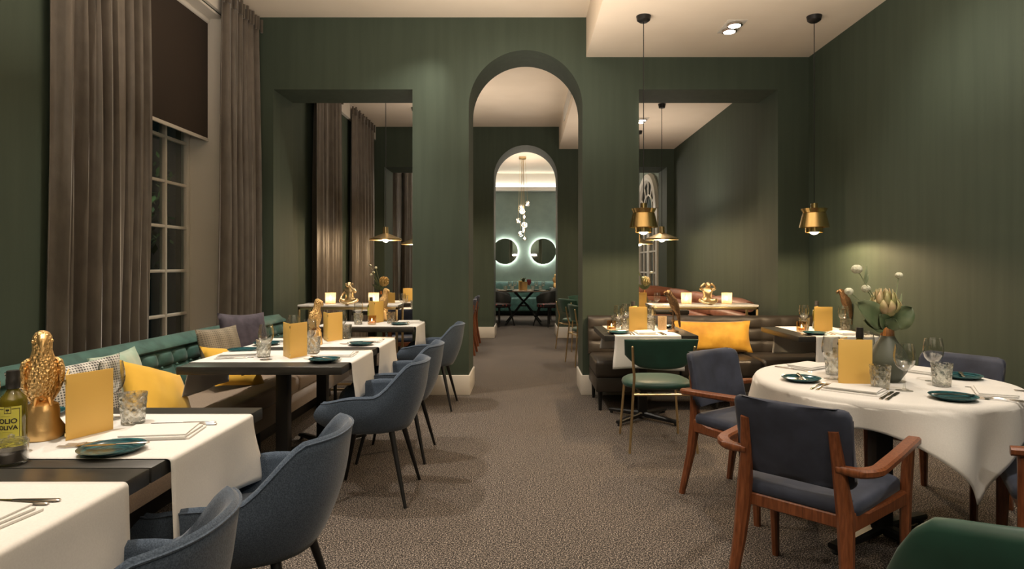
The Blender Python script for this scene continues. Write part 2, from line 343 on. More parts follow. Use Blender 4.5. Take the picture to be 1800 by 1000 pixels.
obj('bottom_bar', box(bm_new(), (-.009, -.725, 2.415), (.009, .73, 2.445), .004), trimm, bd)
bm = bm_new(); tube(bm, [(0, -.72, 3.5), (0, .72, 3.5)], .025, 12); obj('roller', bm, trimm, bd)
# night garden outside the window
sbox('ground_outside', (-9, 2, -.4), (-3.6, 10, -.3), darkp)
def shrub(name, label, loc, r, n, h):
    bm = bm_new(); rnd = random.Random(n)
    for i in range(n):
        a, b, q = rnd.uniform(0, 2*PI), rnd.uniform(-1, 1), r*rnd.uniform(.5, 1)
        c = Vector((math.cos(a)*math.sqrt(1-b*b)*q, math.sin(a)*math.sqrt(1-b*b)*q, h+b*q*1.1)); d = Vector((rnd.gauss(0,1), rnd.gauss(0,1), rnd.gauss(0,1))).normalized(); u, v = frame(d); s = rnd.uniform(.04, .07)
        vs = [bm.verts.new(c+d*s), bm.verts.new(c+u*s*.45), bm.verts.new(c-d*s), bm.verts.new(c-u*s*.45)]; bm.faces.new(vs)
    t = thing(name, label, 'tree', loc); obj('foliage', bm, foliagem, t, smooth=False)
    bm = bm_new(); tube(bm, [(0,0,0), (.02,0,h*.5), (0,.02,h)], [.05,.04,.02], 8); obj('trunk', bm, wood, t)
shrub('garden_tree', 'green leafy tree in the dark outside the white paned window', (-4.6, 7.2, -.3), .75, 420, 2.2)
lamp('POINT', (-4.0, 6.4, 2.6), 18, (.9,1,.7), .1)
# french door in the far room
d = thing('door_1', '', '', (XR2+.02, 13.55, 0)); del d['label']; del d['category']; struct(d)
bm = bm_new(); hw, hz = 1.0, 2.45
for s in (-1, 1):
    box(bm, (-.08, s*hw-.09, 0), (0, s*hw+.09, 2.45), .01); box(bm, (-.05, s*.06-.05, 0), (0, s*.06+.05, 2.2), .01)
    box(bm, (-.05, min(s*.06, s*hw), 0), (0, max(s*.06, s*hw), .75), .01); box(bm, (-.05, min(s*.06, s*hw), 2.12), (0, max(s*.06, s*hw), 2.45), .01)
    for z in (1.15, 1.6): box(bm, (-.04, min(s*.06, s*hw), z-.018), (0, max(s*.06, s*hw), z+.018), .005)
    box(bm, (-.04, s*.52-.02, .7), (0, s*.52+.02, 2.2), .005)
for rr, ww in ((1.0, .09), (.5, .02)):
    tube(bm, [(-.04, -rr*math.cos(PI*i/24), 2.45+rr*math.sin(PI*i/24)*.75) for i in range(25)], ww, 8)
for a in (30, 60, 90, 120, 150):
    tube(bm, [(-.03, -.5*math.cos(math.radians(a)), 2.45+.375*math.sin(math.radians(a))), (-.03, -math.cos(math.radians(a)), 2.45+.75*math.sin(math.radians(a)))], .02, 6)
obj('door_frame', bm, trimm, d)
bm = bm_new(); box(bm, (-.012, -.98, .75), (-.006, .98, 2.45))
vs = [bm.verts.new((-.01, -.98*math.cos(PI*i/24), 2.45+.74*math.sin(PI*i/24))) for i in range(25)]; bm.faces.new(vs)
obj('door_glass', bm, mat('door_glass_dark', (.03,.04,.04), .05), d, smooth=False)
lamp('POINT', (1.5, 13.3, 2.6), 16, WARM, .1)  # unseen light added to whiten the door, no fitting here
# ventilation grille on the side of the lowered ceilings
for yy, wh in ((8.9, 'middle'), (3.7, 'front')):
    bm = bm_new(); box(bm, (-.012, -.75, -.09), (0, .75, .09), .003)
    for i in range(7): box(bm, (-.02, -.73, -.075+i*.023), (-.008, .73, -.066+i*.023))
    tag(obj('vent_grille', bm, trimm, None, (.61 if wh == 'front' else .60, yy, 3.62)), 'slatted vent grille in the lowered ceiling of the %s room' % wh, 'vent')
# ------------------------------------------------------------------ curtains
def curtain(y0, y1, label, n, seed, x=-2.655, z0=.04, z1=3.72, amp=.055, flare=0):
    rnd = random.Random(seed); ph = [rnd.uniform(0, 6.28) for _ in range(6)]; NY, NZ = n*16, 26
    bm = bm_new(); G = []
    for j in range(NZ+1):
        v = j/NZ; z = z0+(z1-z0)*v; row = []
        for i in range(NY+1):
            u = i/NY; a = amp*(1-.45*v**3)
            f = math.sin(2*PI*n*(u+.03*math.sin(5*u+ph[0]+1.2*(1-v)))+ph[1])
            f = math.copysign(abs(f)**.7, f)
            g = .25*math.sin(2*PI*n*2.3*u+ph[2]+1.5*v)
            y = y0+(y1-y0)*u+.012*math.cos(2*PI*n*u+ph[3]) + flare*(1-v)*(u-.4)
            row.append(bm.verts.new((x+a*(f*.8+g)-.02*(1-v), y+.01*math.sin(7*v+ph[4]), z)))
        G.append(row)
    for j in range(NZ):
        for i in range(NY): bm.faces.new((G[j][i], G[j][i+1], G[j+1][i+1], G[j+1][i]))
    c = thing('curtain', label, 'curtain', (0,0,0))
    obj('drape', bm, curt, c, mods=[('SOLIDIFY', dict(thickness=.004))])
    bm = bm_new(); L = [];
    for k in range(n*4+1):
        u = k/(n*4)
        tube(bm, [(x+.035*math.sin(k*1.6), y0+(y1-y0)*u, z1-.10), (x+.035*math.sin(k*1.6), y0+(y1-y0)*u, z1+.03)], .014, 6)
    obj('pleat_heading', bm, curt, c)
    return c
curtain(3.56, 4.40, 'wide dark brown curtain left of the white paned window', 8, 3, flare=.03)
curtain(5.50, 6.24, 'dark brown curtain right of the white paned window beside the blind', 6, 5, flare=.10)
curtain(7.85, 9.0, 'brown curtain seen leftmost through the left square opening', 6, 8)
curtain(9.62, 10.9, 'brown curtain behind the gilt monkey through the left square opening', 6, 11, flare=.1)
curtain(12.2, 13.2, 'dark curtain in the far room, left half behind the left openings', 7, 14)
curtain(13.6, 14.6, 'dark curtain in the far room, beyond its neighbour in the left openings', 7, 15)
# ------------------------------------------------------------------ lamps
def tulip_pendant(x, y, label):
    r = thing('pendant_lamp', label, 'pendant lamp', (x, y, DZ), 0)
    bm = bm_new(); lathe(bm, [(.01,-.05),(.035,-.05),(.055,-.035),(.062,0),(.01,0)], 24); obj('ceiling_rose', bm, blackm, r)
    bm = bm_new(); tube(bm, [(0,0,-.04),(0,0,-1.58)], .0035, 6); obj('cord', bm, blackm, r)
    z = -1.62
    bm = bm_new(); lathe(bm, [(.0,z+.045),(.028,z+.045),(.028,z),(.0,z)], 24); obj('socket_cap', bm, brass, r)
    bm = bm_new(); lathe(bm, [(.105,z+.0),(.088,z-.035),(.05,z-.036),(.05,z-.032),(.085,z-.031),(.101,z+.0)], 40); obj('upper_ring', bm, brass, r)
    bm = bm_new(); lathe(bm, [(.092,z-.038),(.120,z-.158),(.115,z-.158),(.088,z-.038)], 48); obj('main_shade', bm, brass, r)
    bm = bm_new(); lathe(bm, [(.070,z-.06),(.070,z-.20),(.066,z-.20),(.066,z-.06)], 40); obj('inner_shade', bm, brass, r)
    bm = bm_new(); ball(bm, (0,0,z-.178), .042); obj('bulb', bm, bulbm, r)
    lamp('SPOT', (x, y, DZ+z-.222), 55, PEND, .03, (x, y, 0), 173, .25); lamp('POINT', (x, y, DZ+z-.09), 9, PEND, .03)
tulip_pendant(.993, 5.27, 'brass tiered pendant lamp over the table with the green chair')
tulip_pendant(2.43, 5.27, 'brass tiered pendant lamp hanging by the green right wall')
def cone_pendant(x, y, ztop, label, zl=1.80, power=22):
    r = thing('cone_pendant_lamp', label, 'pendant lamp', (x, y, ztop), 0, None); h = zl-ztop
    bm = bm_new(); lathe(bm, [(.01,-.05),(.04,-.05),(.05,0),(.01,0)], 20); obj('ceiling_rose', bm, blackm, r)
    bm = bm_new(); tube(bm, [(0,0,-.04),(0,0,h)], .004, 6); obj('cord', bm, blackm, r)
    bm = bm_new(); lathe(bm, [(.0,h+.01),(.033,h+.01),(.038,h-.075),(.21,h-.145),(.213,h-.165),(.209,h-.165),(.204,h-.148),(.03,h-.08),(.0,h-.02)], 48); obj('shade', bm, brassb, r)
    bm = bm_new(); ball(bm, (0,0,h-.155), .038); obj('bulb', bm, bulbm, r)
    lamp('POINT', (x, y, zl-.22), power, PEND, .04)
cone_pendant(-1.845, 8.25, CZ, 'brass cone pendant lamp seen through the left square opening')
cone_pendant(-1.76, 9.9, CZ, 'brass cone pendant lamp half hidden by the pier, further back on the left')
cone_pendant(1.77, 8.13, DZ, 'brass cone pendant lamp seen through the right square opening')
cone_pendant(1.77, 9.75, DZ, 'brass cone pendant lamp further back, peeping past the right pier')
def downlight(x, y, z, label, rz=0):
    r = thing('downlight', label, 'ceiling spotlight', (x, y, z), rz)
    bm = bm_new(); box(bm, (-.085,-.155,-.006), (.085,.155,0), .002); obj('trim_plate', bm, trimm, r)
    for s in (-1, 1):
        bm = bm_new(); lathe(bm, [(.066,-.008),(.066,-.022),(.052,-.026),(.052,-.008)], 28, (0, s*.07, 0)); obj('lamp_ring', bm, steel, r)
        bm = bm_new(); lathe(bm, [(.0,-.012),(.050,-.012),(.050,-.008),(0,-.008)], 24, (0, s*.07, 0)); obj('lens', bm, spotm, r)
downlight(1.81, 5.49, DZ, 'lit double spotlight in the lowered ceiling between the two pendants')
downlight(1.67, 9.02, DZ, 'lit double spotlight in the ceiling beyond the right square opening')
# chandelier of glass globes
r = thing('globe_chandelier', 'chandelier of nine clear glass globes hung at stepped heights', 'chandelier', (-.07, 14.4, CZ))
bm = bm_new(); box(bm, (-.08,-.08,-.06), (.08,.08,0), .004); obj('ceiling_plate', bm, brassb, r)
for gx, gy, k in ((397,575,0),(330,612,1),(342,655,-1),(362,712,2),(298,752,0),(365,797,-2),(355,850,1),(322,888,-1),(367,935,2)):
    px, py = 860+gx/5.88, 260+gy/5.88; Y = 14.4+k*.05; x = (px-924)*Y/1100+.07; z = 1.3+(467-py)*Y/1100-CZ
    bm = bm_new(); tube(bm, [(x*.5,(Y-14.4)*.6,-.05),(x,Y-14.4,z+.05)], .003, 5); obj('cord', bm, brassb, r)
    bm = bm_new(); ball(bm, (x,Y-14.4,z), .062, 16); g = obj('glass_globe', bm, glassm('globe_glass%d' % gx, (1,.97,.93), base=.1), r)
    bm = bm_new(); ball(bm, (x,Y-14.4,z), .022, 10); obj('bulb', bm, bulbm, g)
for z in (2.6, 2.25, 1.95): lamp('POINT', (-.07, 14.4, z), 14, (1,.85,.68), .08)
# back-lit round mirrors
for px, lb in ((888, 'left'), (954.5, 'right')):
    x = (px-924)*17/1100; z = 1.3+(467-442)*17/1100
    r = thing('round_mirror', '%s of the two round backlit mirrors on the far wall' % lb, 'mirror', (x, Y3-.10, z))
    bm = bm_new(); tube(bm, [(0,-.012,0),(0,0,0)], .345, 64); obj('mirror_glass', bm, mirrm, r, ang=30)
    bm = bm_new(); R_ = .315
    pts = [(R_*math.cos(2*PI*i/48), .055, R_*math.sin(2*PI*i/48)) for i in range(49)]
    tube(bm, pts, .012, 6); obj('light_ring', bm, mat('mirror_led', (1,1,.95), .5, Emission_Color=(1,1,.95), Emission_Strength=70), r)
    bm = bm_new(); tube(bm, [(0,0,0),(0,.097,0)], .25, 32); obj('back_box', bm, blackm, r)
# ------------------------------------------------------------------ upholstery panels
def tufted(bm, L, z0, z1, tile, rows, bulge, lean, thick, band=0, phase=0, n_per=8, M=None, roundtop=.03):
    """padded back, local x along, facing -y; rows = seam heights; returns bmesh"""
    nx = max(2, int(L/tile*n_per)); zs = []
    edges = [z0]+list(rows)+([z1-band] if band else [])+[z1]
    for a, b in zip(edges[:-1], edges[1:]):
        k = 8 if b-a > .06 else 3
        zs += [a+(b-a)*i/k for i in range(k)]
    zs.append(z1)
    G = []
    for z in zs:
        row = []; seg = [(a, b) for a, b in zip(edges[:-1], edges[1:]) if a <= z <= b][0]
        vz = math.sin(PI*(z-seg[0])/(seg[1]-seg[0])) if seg[1] > seg[0] else 0
        isband = band and z > z1-band+1e-6
        for i in range(nx+1):
            x = L*i/nx; ux = abs(math.sin(PI*(x/tile+phase)))
            d = bulge*((max(vz,0)**.35)*(1 if isband else ux**.35))
            y = -d+lean*(z-z0)/(z1-z0)
            row.append(bm.verts.new((x, y, z)))
        G.append(row)
    top = [bm.verts.new((v.co.x, lean+thick*.25, z1+roundtop)) for v in G[-1]]; top2 = [bm.verts.new((v.co.x, lean+thick, z1+roundtop*.6)) for v in G[-1]]
    bot = [bm.verts.new((v.co.x, lean+thick, z0-.02)) for v in G[-1]]; G += [top, top2, bot]
    for a, b in zip(G[:-1], G[1:]):
        for i in range(nx): bm.faces.new((a[i], a[i+1], b[i+1], b[i]))
    for i in range(nx): bm.faces.new((bot[i], bot[i+1], G[0][i+1], G[0][i]))
    for s in (0, nx): bm.faces.new([g[s] for g in G])
    if M: bmesh.ops.transform(bm, matrix=M, verts=bm.verts)
    return bm
def cushion_block(bm, lo, hi, r=.03, crown=.012, nx=10, ny=6):
    box(bm, lo, hi, r, 4)
    return bm
# left bench: faces +x, runs along y
b = thing('banquette_bench', 'long teal velvet buttoned bench with brown seat along the window wall', 'bench', (-2.0, 0, 0))
Mr = Matrix.Translation((-2.37+2.0, .30, 0)) @ Matrix.Rotation(PI/2, 4, 'Z')
bm = bm_new(); tufted(bm, 5.97, .44, .785, .175, [.63], .035, .07, .13, band=.055, M=Mr, phase=.30); obj('backrest', bm, tealv, b, ang=60)
for i in range(34):
    bm = bm_new(); ball(bm, (-2.37+2.0-.030+.02, .30+.175*(i+.70), .63), .010, 8); obj('button', bm, tealv, b)
ys = [.30, 1.9, 3.28, 4.85, 6.26]
for a, c in zip(ys[:-1], ys[1:]):
    bm = bm_new(); box(bm, (-2.40+2.0, a+.004, .33), (-1.75+2.0, c-.004, .452), .03, 4); obj('seat_cushion', bm, brownf, b)
bm = bm_new(); box(bm, (-2.40+2.0, .30, .19), (-1.765+2.0, 6.26, .33), .008); obj('seat_base', bm, brownf, b)
bm = bm_new(); box(bm, (-2.45+2.0, .30, .0), (-1.95+2.0, 6.26, .19)); obj('plinth', bm, blackm, b)
for y in (.9, 2.6, 4.2, 5.9):
    bm = bm_new(); tube(bm, [(.205, y, 0), (.205, y, .2)], .016, 10); obj('leg', bm, blackm, b)
# right bench: dark leather, faces -y
b = thing('banquette_bench', 'dark brown leather quilted bench along the partition on the right', 'bench', (.62, 5.9, 0))
bm = bm_new(); tufted(bm, 2.22, .44, .795, .19, [.56, .68], .018, .06, .07, M=Matrix.Translation((0, 6.13-5.9, 0)), roundtop=.012); obj('backrest', bm, leath, b, ang=60)
for a, c, dy in ((0, .76, 0), (.76, 1.50, .0), (1.50, 2.22, .03)):
    bm = bm_new(); box(bm, (a+.003, 5.56-5.9+dy, .30), (c-.003, 6.15-5.9, .455), .035, 4); obj('seat_cushion', bm, leath, b)
bm = bm_new(); box(bm, (.01, 5.59-5.9, .17), (2.21, 6.24-5.9, .30), .01); obj('seat_base', bm, leath, b)
for x, y in ((.05,-.27),(.05,.28),(1.1,-.27),(1.1,.28),(2.15,-.27),(2.15,.28)):
    bm = bm_new(); tube(bm, [(x, y, 0), (x, y, .18)], [.014,.022], 10); obj('leg', bm, blackm, b)
# tan leather corner bench in the middle room
b = thing('corner_bench', 'tan leather roll-back bench beyond the right square opening', 'bench', (0, 0, 0))
def roll(bm, pts, r, seg=14): tube(bm, pts, r, seg); return bm
bm = bm_new(); box(bm, (2.0, 7.15, .12), (2.64, 11.15, .34), .02); box(bm, (1.2, 10.55, .12), (2.1, 11.18, .34), .02); obj('seat_base', bm, leatp, b)
bm = bm_new(); box(bm, (1.98, 7.15, .34), (2.5, 11.15, .47), .04, 4); box(bm, (1.2, 10.53, .34), (2.1, 11.1, .47), .04, 4); obj('seat_cushion', bm, leatp, b)
segs = [(7.15, 8.45), (8.46, 9.75), (9.76, 11.1)]
for a, c in segs:
    bm = bm_new(); n = 8
    for zc, rr, xx in ((.56,.075,2.50),(.69,.075,2.53),(.83,.085,2.56)):
        pts = []; rs = []
        for i in range(n+1):
            u = i/n; pts.append((xx, a+(c-a)*u, zc)); rs.append(rr*(.72+.28*min(1, 5*min(u, 1-u)+.0)))
        tube(bm, pts, rs, 14)
    obj('back_roll', bm, leatp, b)
bm = bm_new()
for zc, rr, yy in ((.56,.08,11.08),(.70,.08,11.11),(.85,.10,11.13)): tube(bm, [(1.15,yy,zc),(1.7,yy,zc),(2.3,yy,zc),(2.6,yy,zc)], [rr,rr,rr,rr*.6], 14)
obj('back_roll', bm, leatp, b)
# ------------------------------------------------------------------ pillows
def pillow_bm(w, h, t, nx=18, ny=14, wrinkle=.004, seed=1):
    rnd = random.Random(seed); bm = bm_new(); ph = [rnd.uniform(0, 6) for _ in range(4)]; sides = []
    for s in (1, -1):
        G = []
        for j in range(ny+1):
            row = []
            for i in range(nx+1):
                u, v = 2*i/nx-1, 2*j/ny-1
                k = (max(0, 1-u*u)**.45)*(max(0, 1-v*v)**.45)
                pin = 1-.07*(1-abs(v)**2)*abs(u)**3; pinv = 1-.09*(1-abs(u)**2)*abs(v)**3
                wv = wrinkle*math.sin(7*u+3*v+ph[0])*math.sin(5*v-4*u+ph[1])*k
                row.append(bm.verts.new((u*w/2*pin, s*(t/2*k)+wv, v*h/2*pinv)))
            G.append(row)
        for j in range(ny):
            for i in range(nx): bm.faces.new((G[j][i], G[j][i+1], G[j+1][i+1], G[j+1][i]))
    bmesh.ops.remove_doubles(bm, verts=bm.verts, dist=1e-4); return bm
def pillow(label, w, h, t, loc, rot, m, seed=1):
    o = obj('throw_pillow', pillow_bm(w, h, t, seed=seed), m, None, loc, rot, ang=80)
    return tag(o, label, 'cushion')
R_ = math.radians
pillow('pale mint printed cushion leaning on the teal bench back', .50, .36, .13, (-2.265, 3.50, .645), (R_(-14), 0, R_(97)), mintf, 2)
pillow('grey checked cushion behind the yellow menu on the left bench', .48, .40, .13, (-2.10, 2.90, .655), (R_(-10), R_(-3), R_(62)), checkg, 3)
pillow('plain mustard yellow cushion on the left bench in front of the mint one', .46, .40, .14, (-2.02, 3.44, .575), (R_(-34), R_(20), R_(76)), mustard, 4)
pillow('taupe checked cushion on the left bench beside the dark cushion', .38, .34, .12, (-2.24, 4.60, .685), (R_(-16), R_(0), R_(70)), checkb, 5)
pillow('dark aubergine velvet cushion at the far end of the left bench', .46, .46, .14, (-2.25, 5.02, .70), (R_(-14), R_(3), R_(66)), purp, 6)
pillow('mustard cushion whose edge peeps over the table with the slim gold bird', .42, .34, .11, (-2.06, 4.42, .585), (R_(-42), R_(10), R_(62)), mustard, 7)
pillow('long mustard velvet cushion on the dark leather bench', .74, .31, .13, (1.80, 6.02, .62), (R_(-15), R_(0), R_(-2)), mustv, 8)
# ------------------------------------------------------------------ tables
def table(name, x0, x1, y0, y1, label, top=tabm, split=None, cross=True):
    cx, cy = (x0+x1)/2, (y0+y1)/2; r = thing(name, label, 'table', (cx, cy, 0), 0); a, c = (x1-x0)/2, (y1-y0)/2
    bm = bm_new(); box(bm, (-a,-c+.001,.706), (a,c-.001,.75), .004); obj('tabletop', bm, top, r)
    bm = bm_new(); box(bm, (-.035,-.035,.03), (.035,.035,.706), .004); box(bm, (-.16,-.16,.694), (.16,.16,.706)); obj('column', bm, blackm, r)
    for k in range(4):
        an = PI/4+k*PI/2 if cross else k*PI/2
        d = Vector((math.cos(an), math.sin(an), 0))
        bm = bm_new(); barpath(bm, [d*.03+Vector((0,0,.045)), d*.30+Vector((0,0,.034)), d*.34+Vector((0,0,.030))], .045, [.045,.026,.024], (-d.y, d.x, 0)); lathe(bm, [(.012,0),(.016,.006),(.012,.02)], 10, d*.325)
        obj('foot', bm, blackm, r)
    return r
XA, XB = -1.90, -1.00
TL = [(.96,1.70,-1.02),(1.705,2.43,-1.02),(3.40,4.10,-1.0),(4.105,4.84,-1.0),(5.58,6.27,-1.0)]
NM = ['nearest left table at the bottom corner', 'left table with the big gold bird and oil bottle', 'left table whose black column shows', 'left table with the slim gold bird', 'left table beside the green pier']
for (a, c, x1), nm in zip(TL, ['black wooden table at the bottom left corner, nearest of the window row', 'black wooden table carrying the big gold bird and the oil bottle', 'black wooden table with its black column in full view before the bench', 'black wooden table carrying the slim gold bird, joined to its neighbour', 'black wooden table standing next to the left green pier']):
    table('dining_table', XA, x1, a, c, nm)
table('dining_table', .62, 1.36, 4.92, 5.70, 'square black wooden table behind the green velvet chair with brass legs', cross=True)
table('dining_table', 2.12, 2.84, 4.86, 5.64, 'square dark wooden table pushed against the green right wall')
T5 = table('dining_table', -2.1, -1.15, 7.55, 8.3, 'table beyond the left square opening under the cone lamp')
T5b = table('dining_table', -2.1, -1.15, 9.2, 9.95, 'second table beyond the left square opening, further back')
T6 = table('dining_table', 1.2, 2.0, 7.65, 8.4, 'table beyond the right square opening under the cone lamp')
table('dining_table', 1.2, 2.0, 9.4, 10.15, 'table further back beyond the right square opening')
# round table
RT = (1.70, 3.00); RR = .545
r = thing('round_table', 'round table under a white cloth among the blue velvet chairs', 'table', (RT[0], RT[1], 0), 0)
bm = bm_new(); lathe(bm, [(0,.71),(RR-.01,.71),(RR,.718),(RR,.742),(RR-.006,.748),(0,.748)], 56); obj('tabletop', bm, tabm, r)
bm = bm_new(); box(bm, (-.04,-.04,.03), (.04,.04,.71), .004); obj('column', bm, blackm, r)
for k in range(4):
    an = R_(30)+k*PI/2; d = Vector((math.cos(an), math.sin(an), 0))
    bm = bm_new(); barpath(bm, [d*.03+Vector((0,0,.045)), d*.36+Vector((0,0,.032))], .06, [.05,.028], (-d.y, d.x, 0)); lathe(bm, [(.014,0),(.02,.006),(.014,.02)], 10, d*.345); obj('foot', bm, blackm, r)
def round_cloth(cx, cy, R, half, rot, z=.7525, seed=3):
    bm = bm_new(); NA = 216; radii = [0,.15,.3,.42,.5,.535]; rnd = random.Random(seed); rings = []
    drops = 16
    for k in range(len(radii)+drops):
        ring = []
        for i in range(NA):
            th = 2*PI*i/NA; al = th-rot
            ext = half/max(abs(math.cos(al)), abs(math.sin(al))); ext = min(ext, half*1.41*.985)
            D = ext-R
            if k < len(radii): rr = radii[k]; zz = z
            else:
                s = (k-len(radii)+1)/drops*D; q = min(s, .05); c = .045
                ang = q/c if q/c < PI/2 else PI/2
                rr = R+.002+c*math.sin(ang)*.5; zz = z-c*(1-math.cos(ang))-max(0, s-c*PI/2)
                f = smoothstep(.02, .30, s)
                corner = (ext/half-1)/.41
                w = (.038+.06*corner)*math.sin(7*al+1.1*math.sin(3*th)+.8)+.014*math.sin(15*al+2)
                rr += f*(w*.8+.015+.04*corner)
            ring.append(bm.verts.new((cx+rr*math.cos(th), cy+rr*math.sin(th), zz)) if rr > 0 or i == 0 else None)
        rings.append(ring)
    c0 = rings[0][0]
    for i in range(NA): bm.faces.new((c0, rings[1][i], rings[1][(i+1) % NA]))
    for a, b2 in zip(rings[1:-1], rings[2:]):
        for i in range(NA): j = (i+1) % NA; bm.faces.new((a[i], b2[i], b2[j], a[j]))
    return bm
o = obj('tablecloth', round_cloth(RT[0], RT[1], RR+.004, .71, R_(53)), linen, ang=80, mods=[('SOLIDIFY', dict(thickness=.0016, offset=1))])
tag(o, 'white linen cloth draped over the round table', 'tablecloth')
def runner(x0, x1, y0, y1, ha, hb, label, along='x', seed=1, z=.7515, flare=.02):
    """cloth strip laid across a table; hangs ha below the top at the low end and hb at the high end"""
    rnd = random.Random(seed); ph = [rnd.uniform(0, 6) for _ in range(5)]; bm = bm_new()
    if along == 'x': a0, a1, w0, w1 = x0, x1, y0, y1
    else: a0, a1, w0, w1 = y0, y1, x0, x1
    path = []; c = .012
    def side(sgn, edge, h):
        P = [];
        for k in range(12, 0, -1): s = (h-c)*k/12; P.append((edge+sgn*(c+.002), z-c-s, s, sgn))
        for k in range(4): t = PI/2*(1-k/4); P.append((edge+sgn*(c*math.sin(t)+.001), z-c*(1-math.cos(t)), 0, sgn))
        return P
    A = side(-1, a0, ha); B = side(1, a1, hb)[::-1]
    mid = [(a0+(a1-a0)*k/14, z, 0, 0) for k in range(15)]
    NW = 22; G = []
    for (a, zz, s, sg) in A+mid+B:
        row = []
        for j in range(NW+1):
            u = j/NW; wv = w0+(w1-w0)*u; f = smoothstep(0, .25, s)
            off = sg*(f*(.014*math.sin(5.5*u+ph[0])+.010*math.sin(11*u+ph[1])+.012)) if s else 0
            sh = f*flare*(1-2*u)*-1*(1+.3*math.sin(ph[3]))
            hem = s/.25*(.010*math.sin(4*u+ph[2])) if s else 0
            x, y = a+off, wv+sh
            row.append(bm.verts.new((x, y, zz-hem) if along == 'x' else (y, x, zz-hem)))
        G.append(row)
    for p, q in zip(G[:-1], G[1:]):
        for j in range(NW): bm.faces.new((p[j], p[j+1], q[j+1], q[j]))
    o = obj('table_runner', bm, linen, ang=80, mods=[('SOLIDIFY', dict(thickness=.0015, offset=1))]); return tag(o, label, 'table runner')
runner(XA, -1.02, 1.04, 1.585, .22, .27, 'white linen runner in the bottom left corner of the photo', seed=2)
runner(XA, -1.02, 1.775, 2.31, .22, .245, 'white linen runner under the big gold bird and yellow menu', seed=3, flare=.035)
runner(XA, -1.0, 3.55, 4.04, .2, .25, 'white linen runner on the table whose black column shows', seed=4)
runner(XA, -1.0, 4.22, 4.73, .2, .24, 'white linen runner under the slim gold bird', seed=5)
runner(XA, -1.0, 5.63, 6.13, .2, .24, 'white linen runner on the table beside the left pier', seed=6)
runner(.70, 1.22, 4.92, 5.70, .265, .22, 'white linen runner hanging behind the green velvet chair', 'y', seed=7)
runner(2.25, 2.74, 4.86, 5.64, .27, .24, 'white linen runner on the table against the right wall', 'y', seed=8)
runner(-2.1, -1.15, 7.62, 8.2, .2, .25, 'white runner on the table beyond the left square opening', seed=9)
runner(-2.1, -1.15, 9.3, 9.85, .2, .25, 'white runner on the second table beyond the left opening', seed=10)
runner(1.2, 2.0, 7.75, 8.3, .24, .24, 'white runner on the table beyond the right square opening', seed=11)
# console tables standing in the square openings
def console(x0, x1, label):
    cx = (x0+x1)/2; a = (x1-x0)/2; r = thing('console_table', label, 'console table', (cx, 6.56, 0)); d = .16
    bm = bm_new(); box(bm, (-a,-d,.878), (a,d,.90), .004); obj('tabletop', bm, marble, r)
    t = .022
    for y in (-d, d-t):
        bm = bm_new(); box(bm, (-a+.004, y, .850), (a-.004, y+t, .8775), .002); obj('rail', bm, brassb, r)
        bm = bm_new(); box(bm, (-a+.004, y, .02), (a-.004, y+t, .042), .002); obj('foot_rail', bm, brassb, r)
    for s in (-1, 1):
        for y in (-d, d-t):
            bm = bm_new(); xx = s*(a-.004); box(bm, (min(xx, xx-s*t), y, 0), (max(xx, xx-s*t), y+t, .87), .002); obj('leg', bm, brassb, r)
        bm = bm_new(); xx = s*(a-.004); box(bm, (min(xx, xx-s*t), -d, .85), (max(xx, xx-s*t), d, .877), .002); obj('end_rail', bm, brassb, r)
    return r
console(-2.335, -1.305, 'marble topped brass console in the left square opening')
console(1.285, 2.385, 'marble topped brass console in the right square opening')
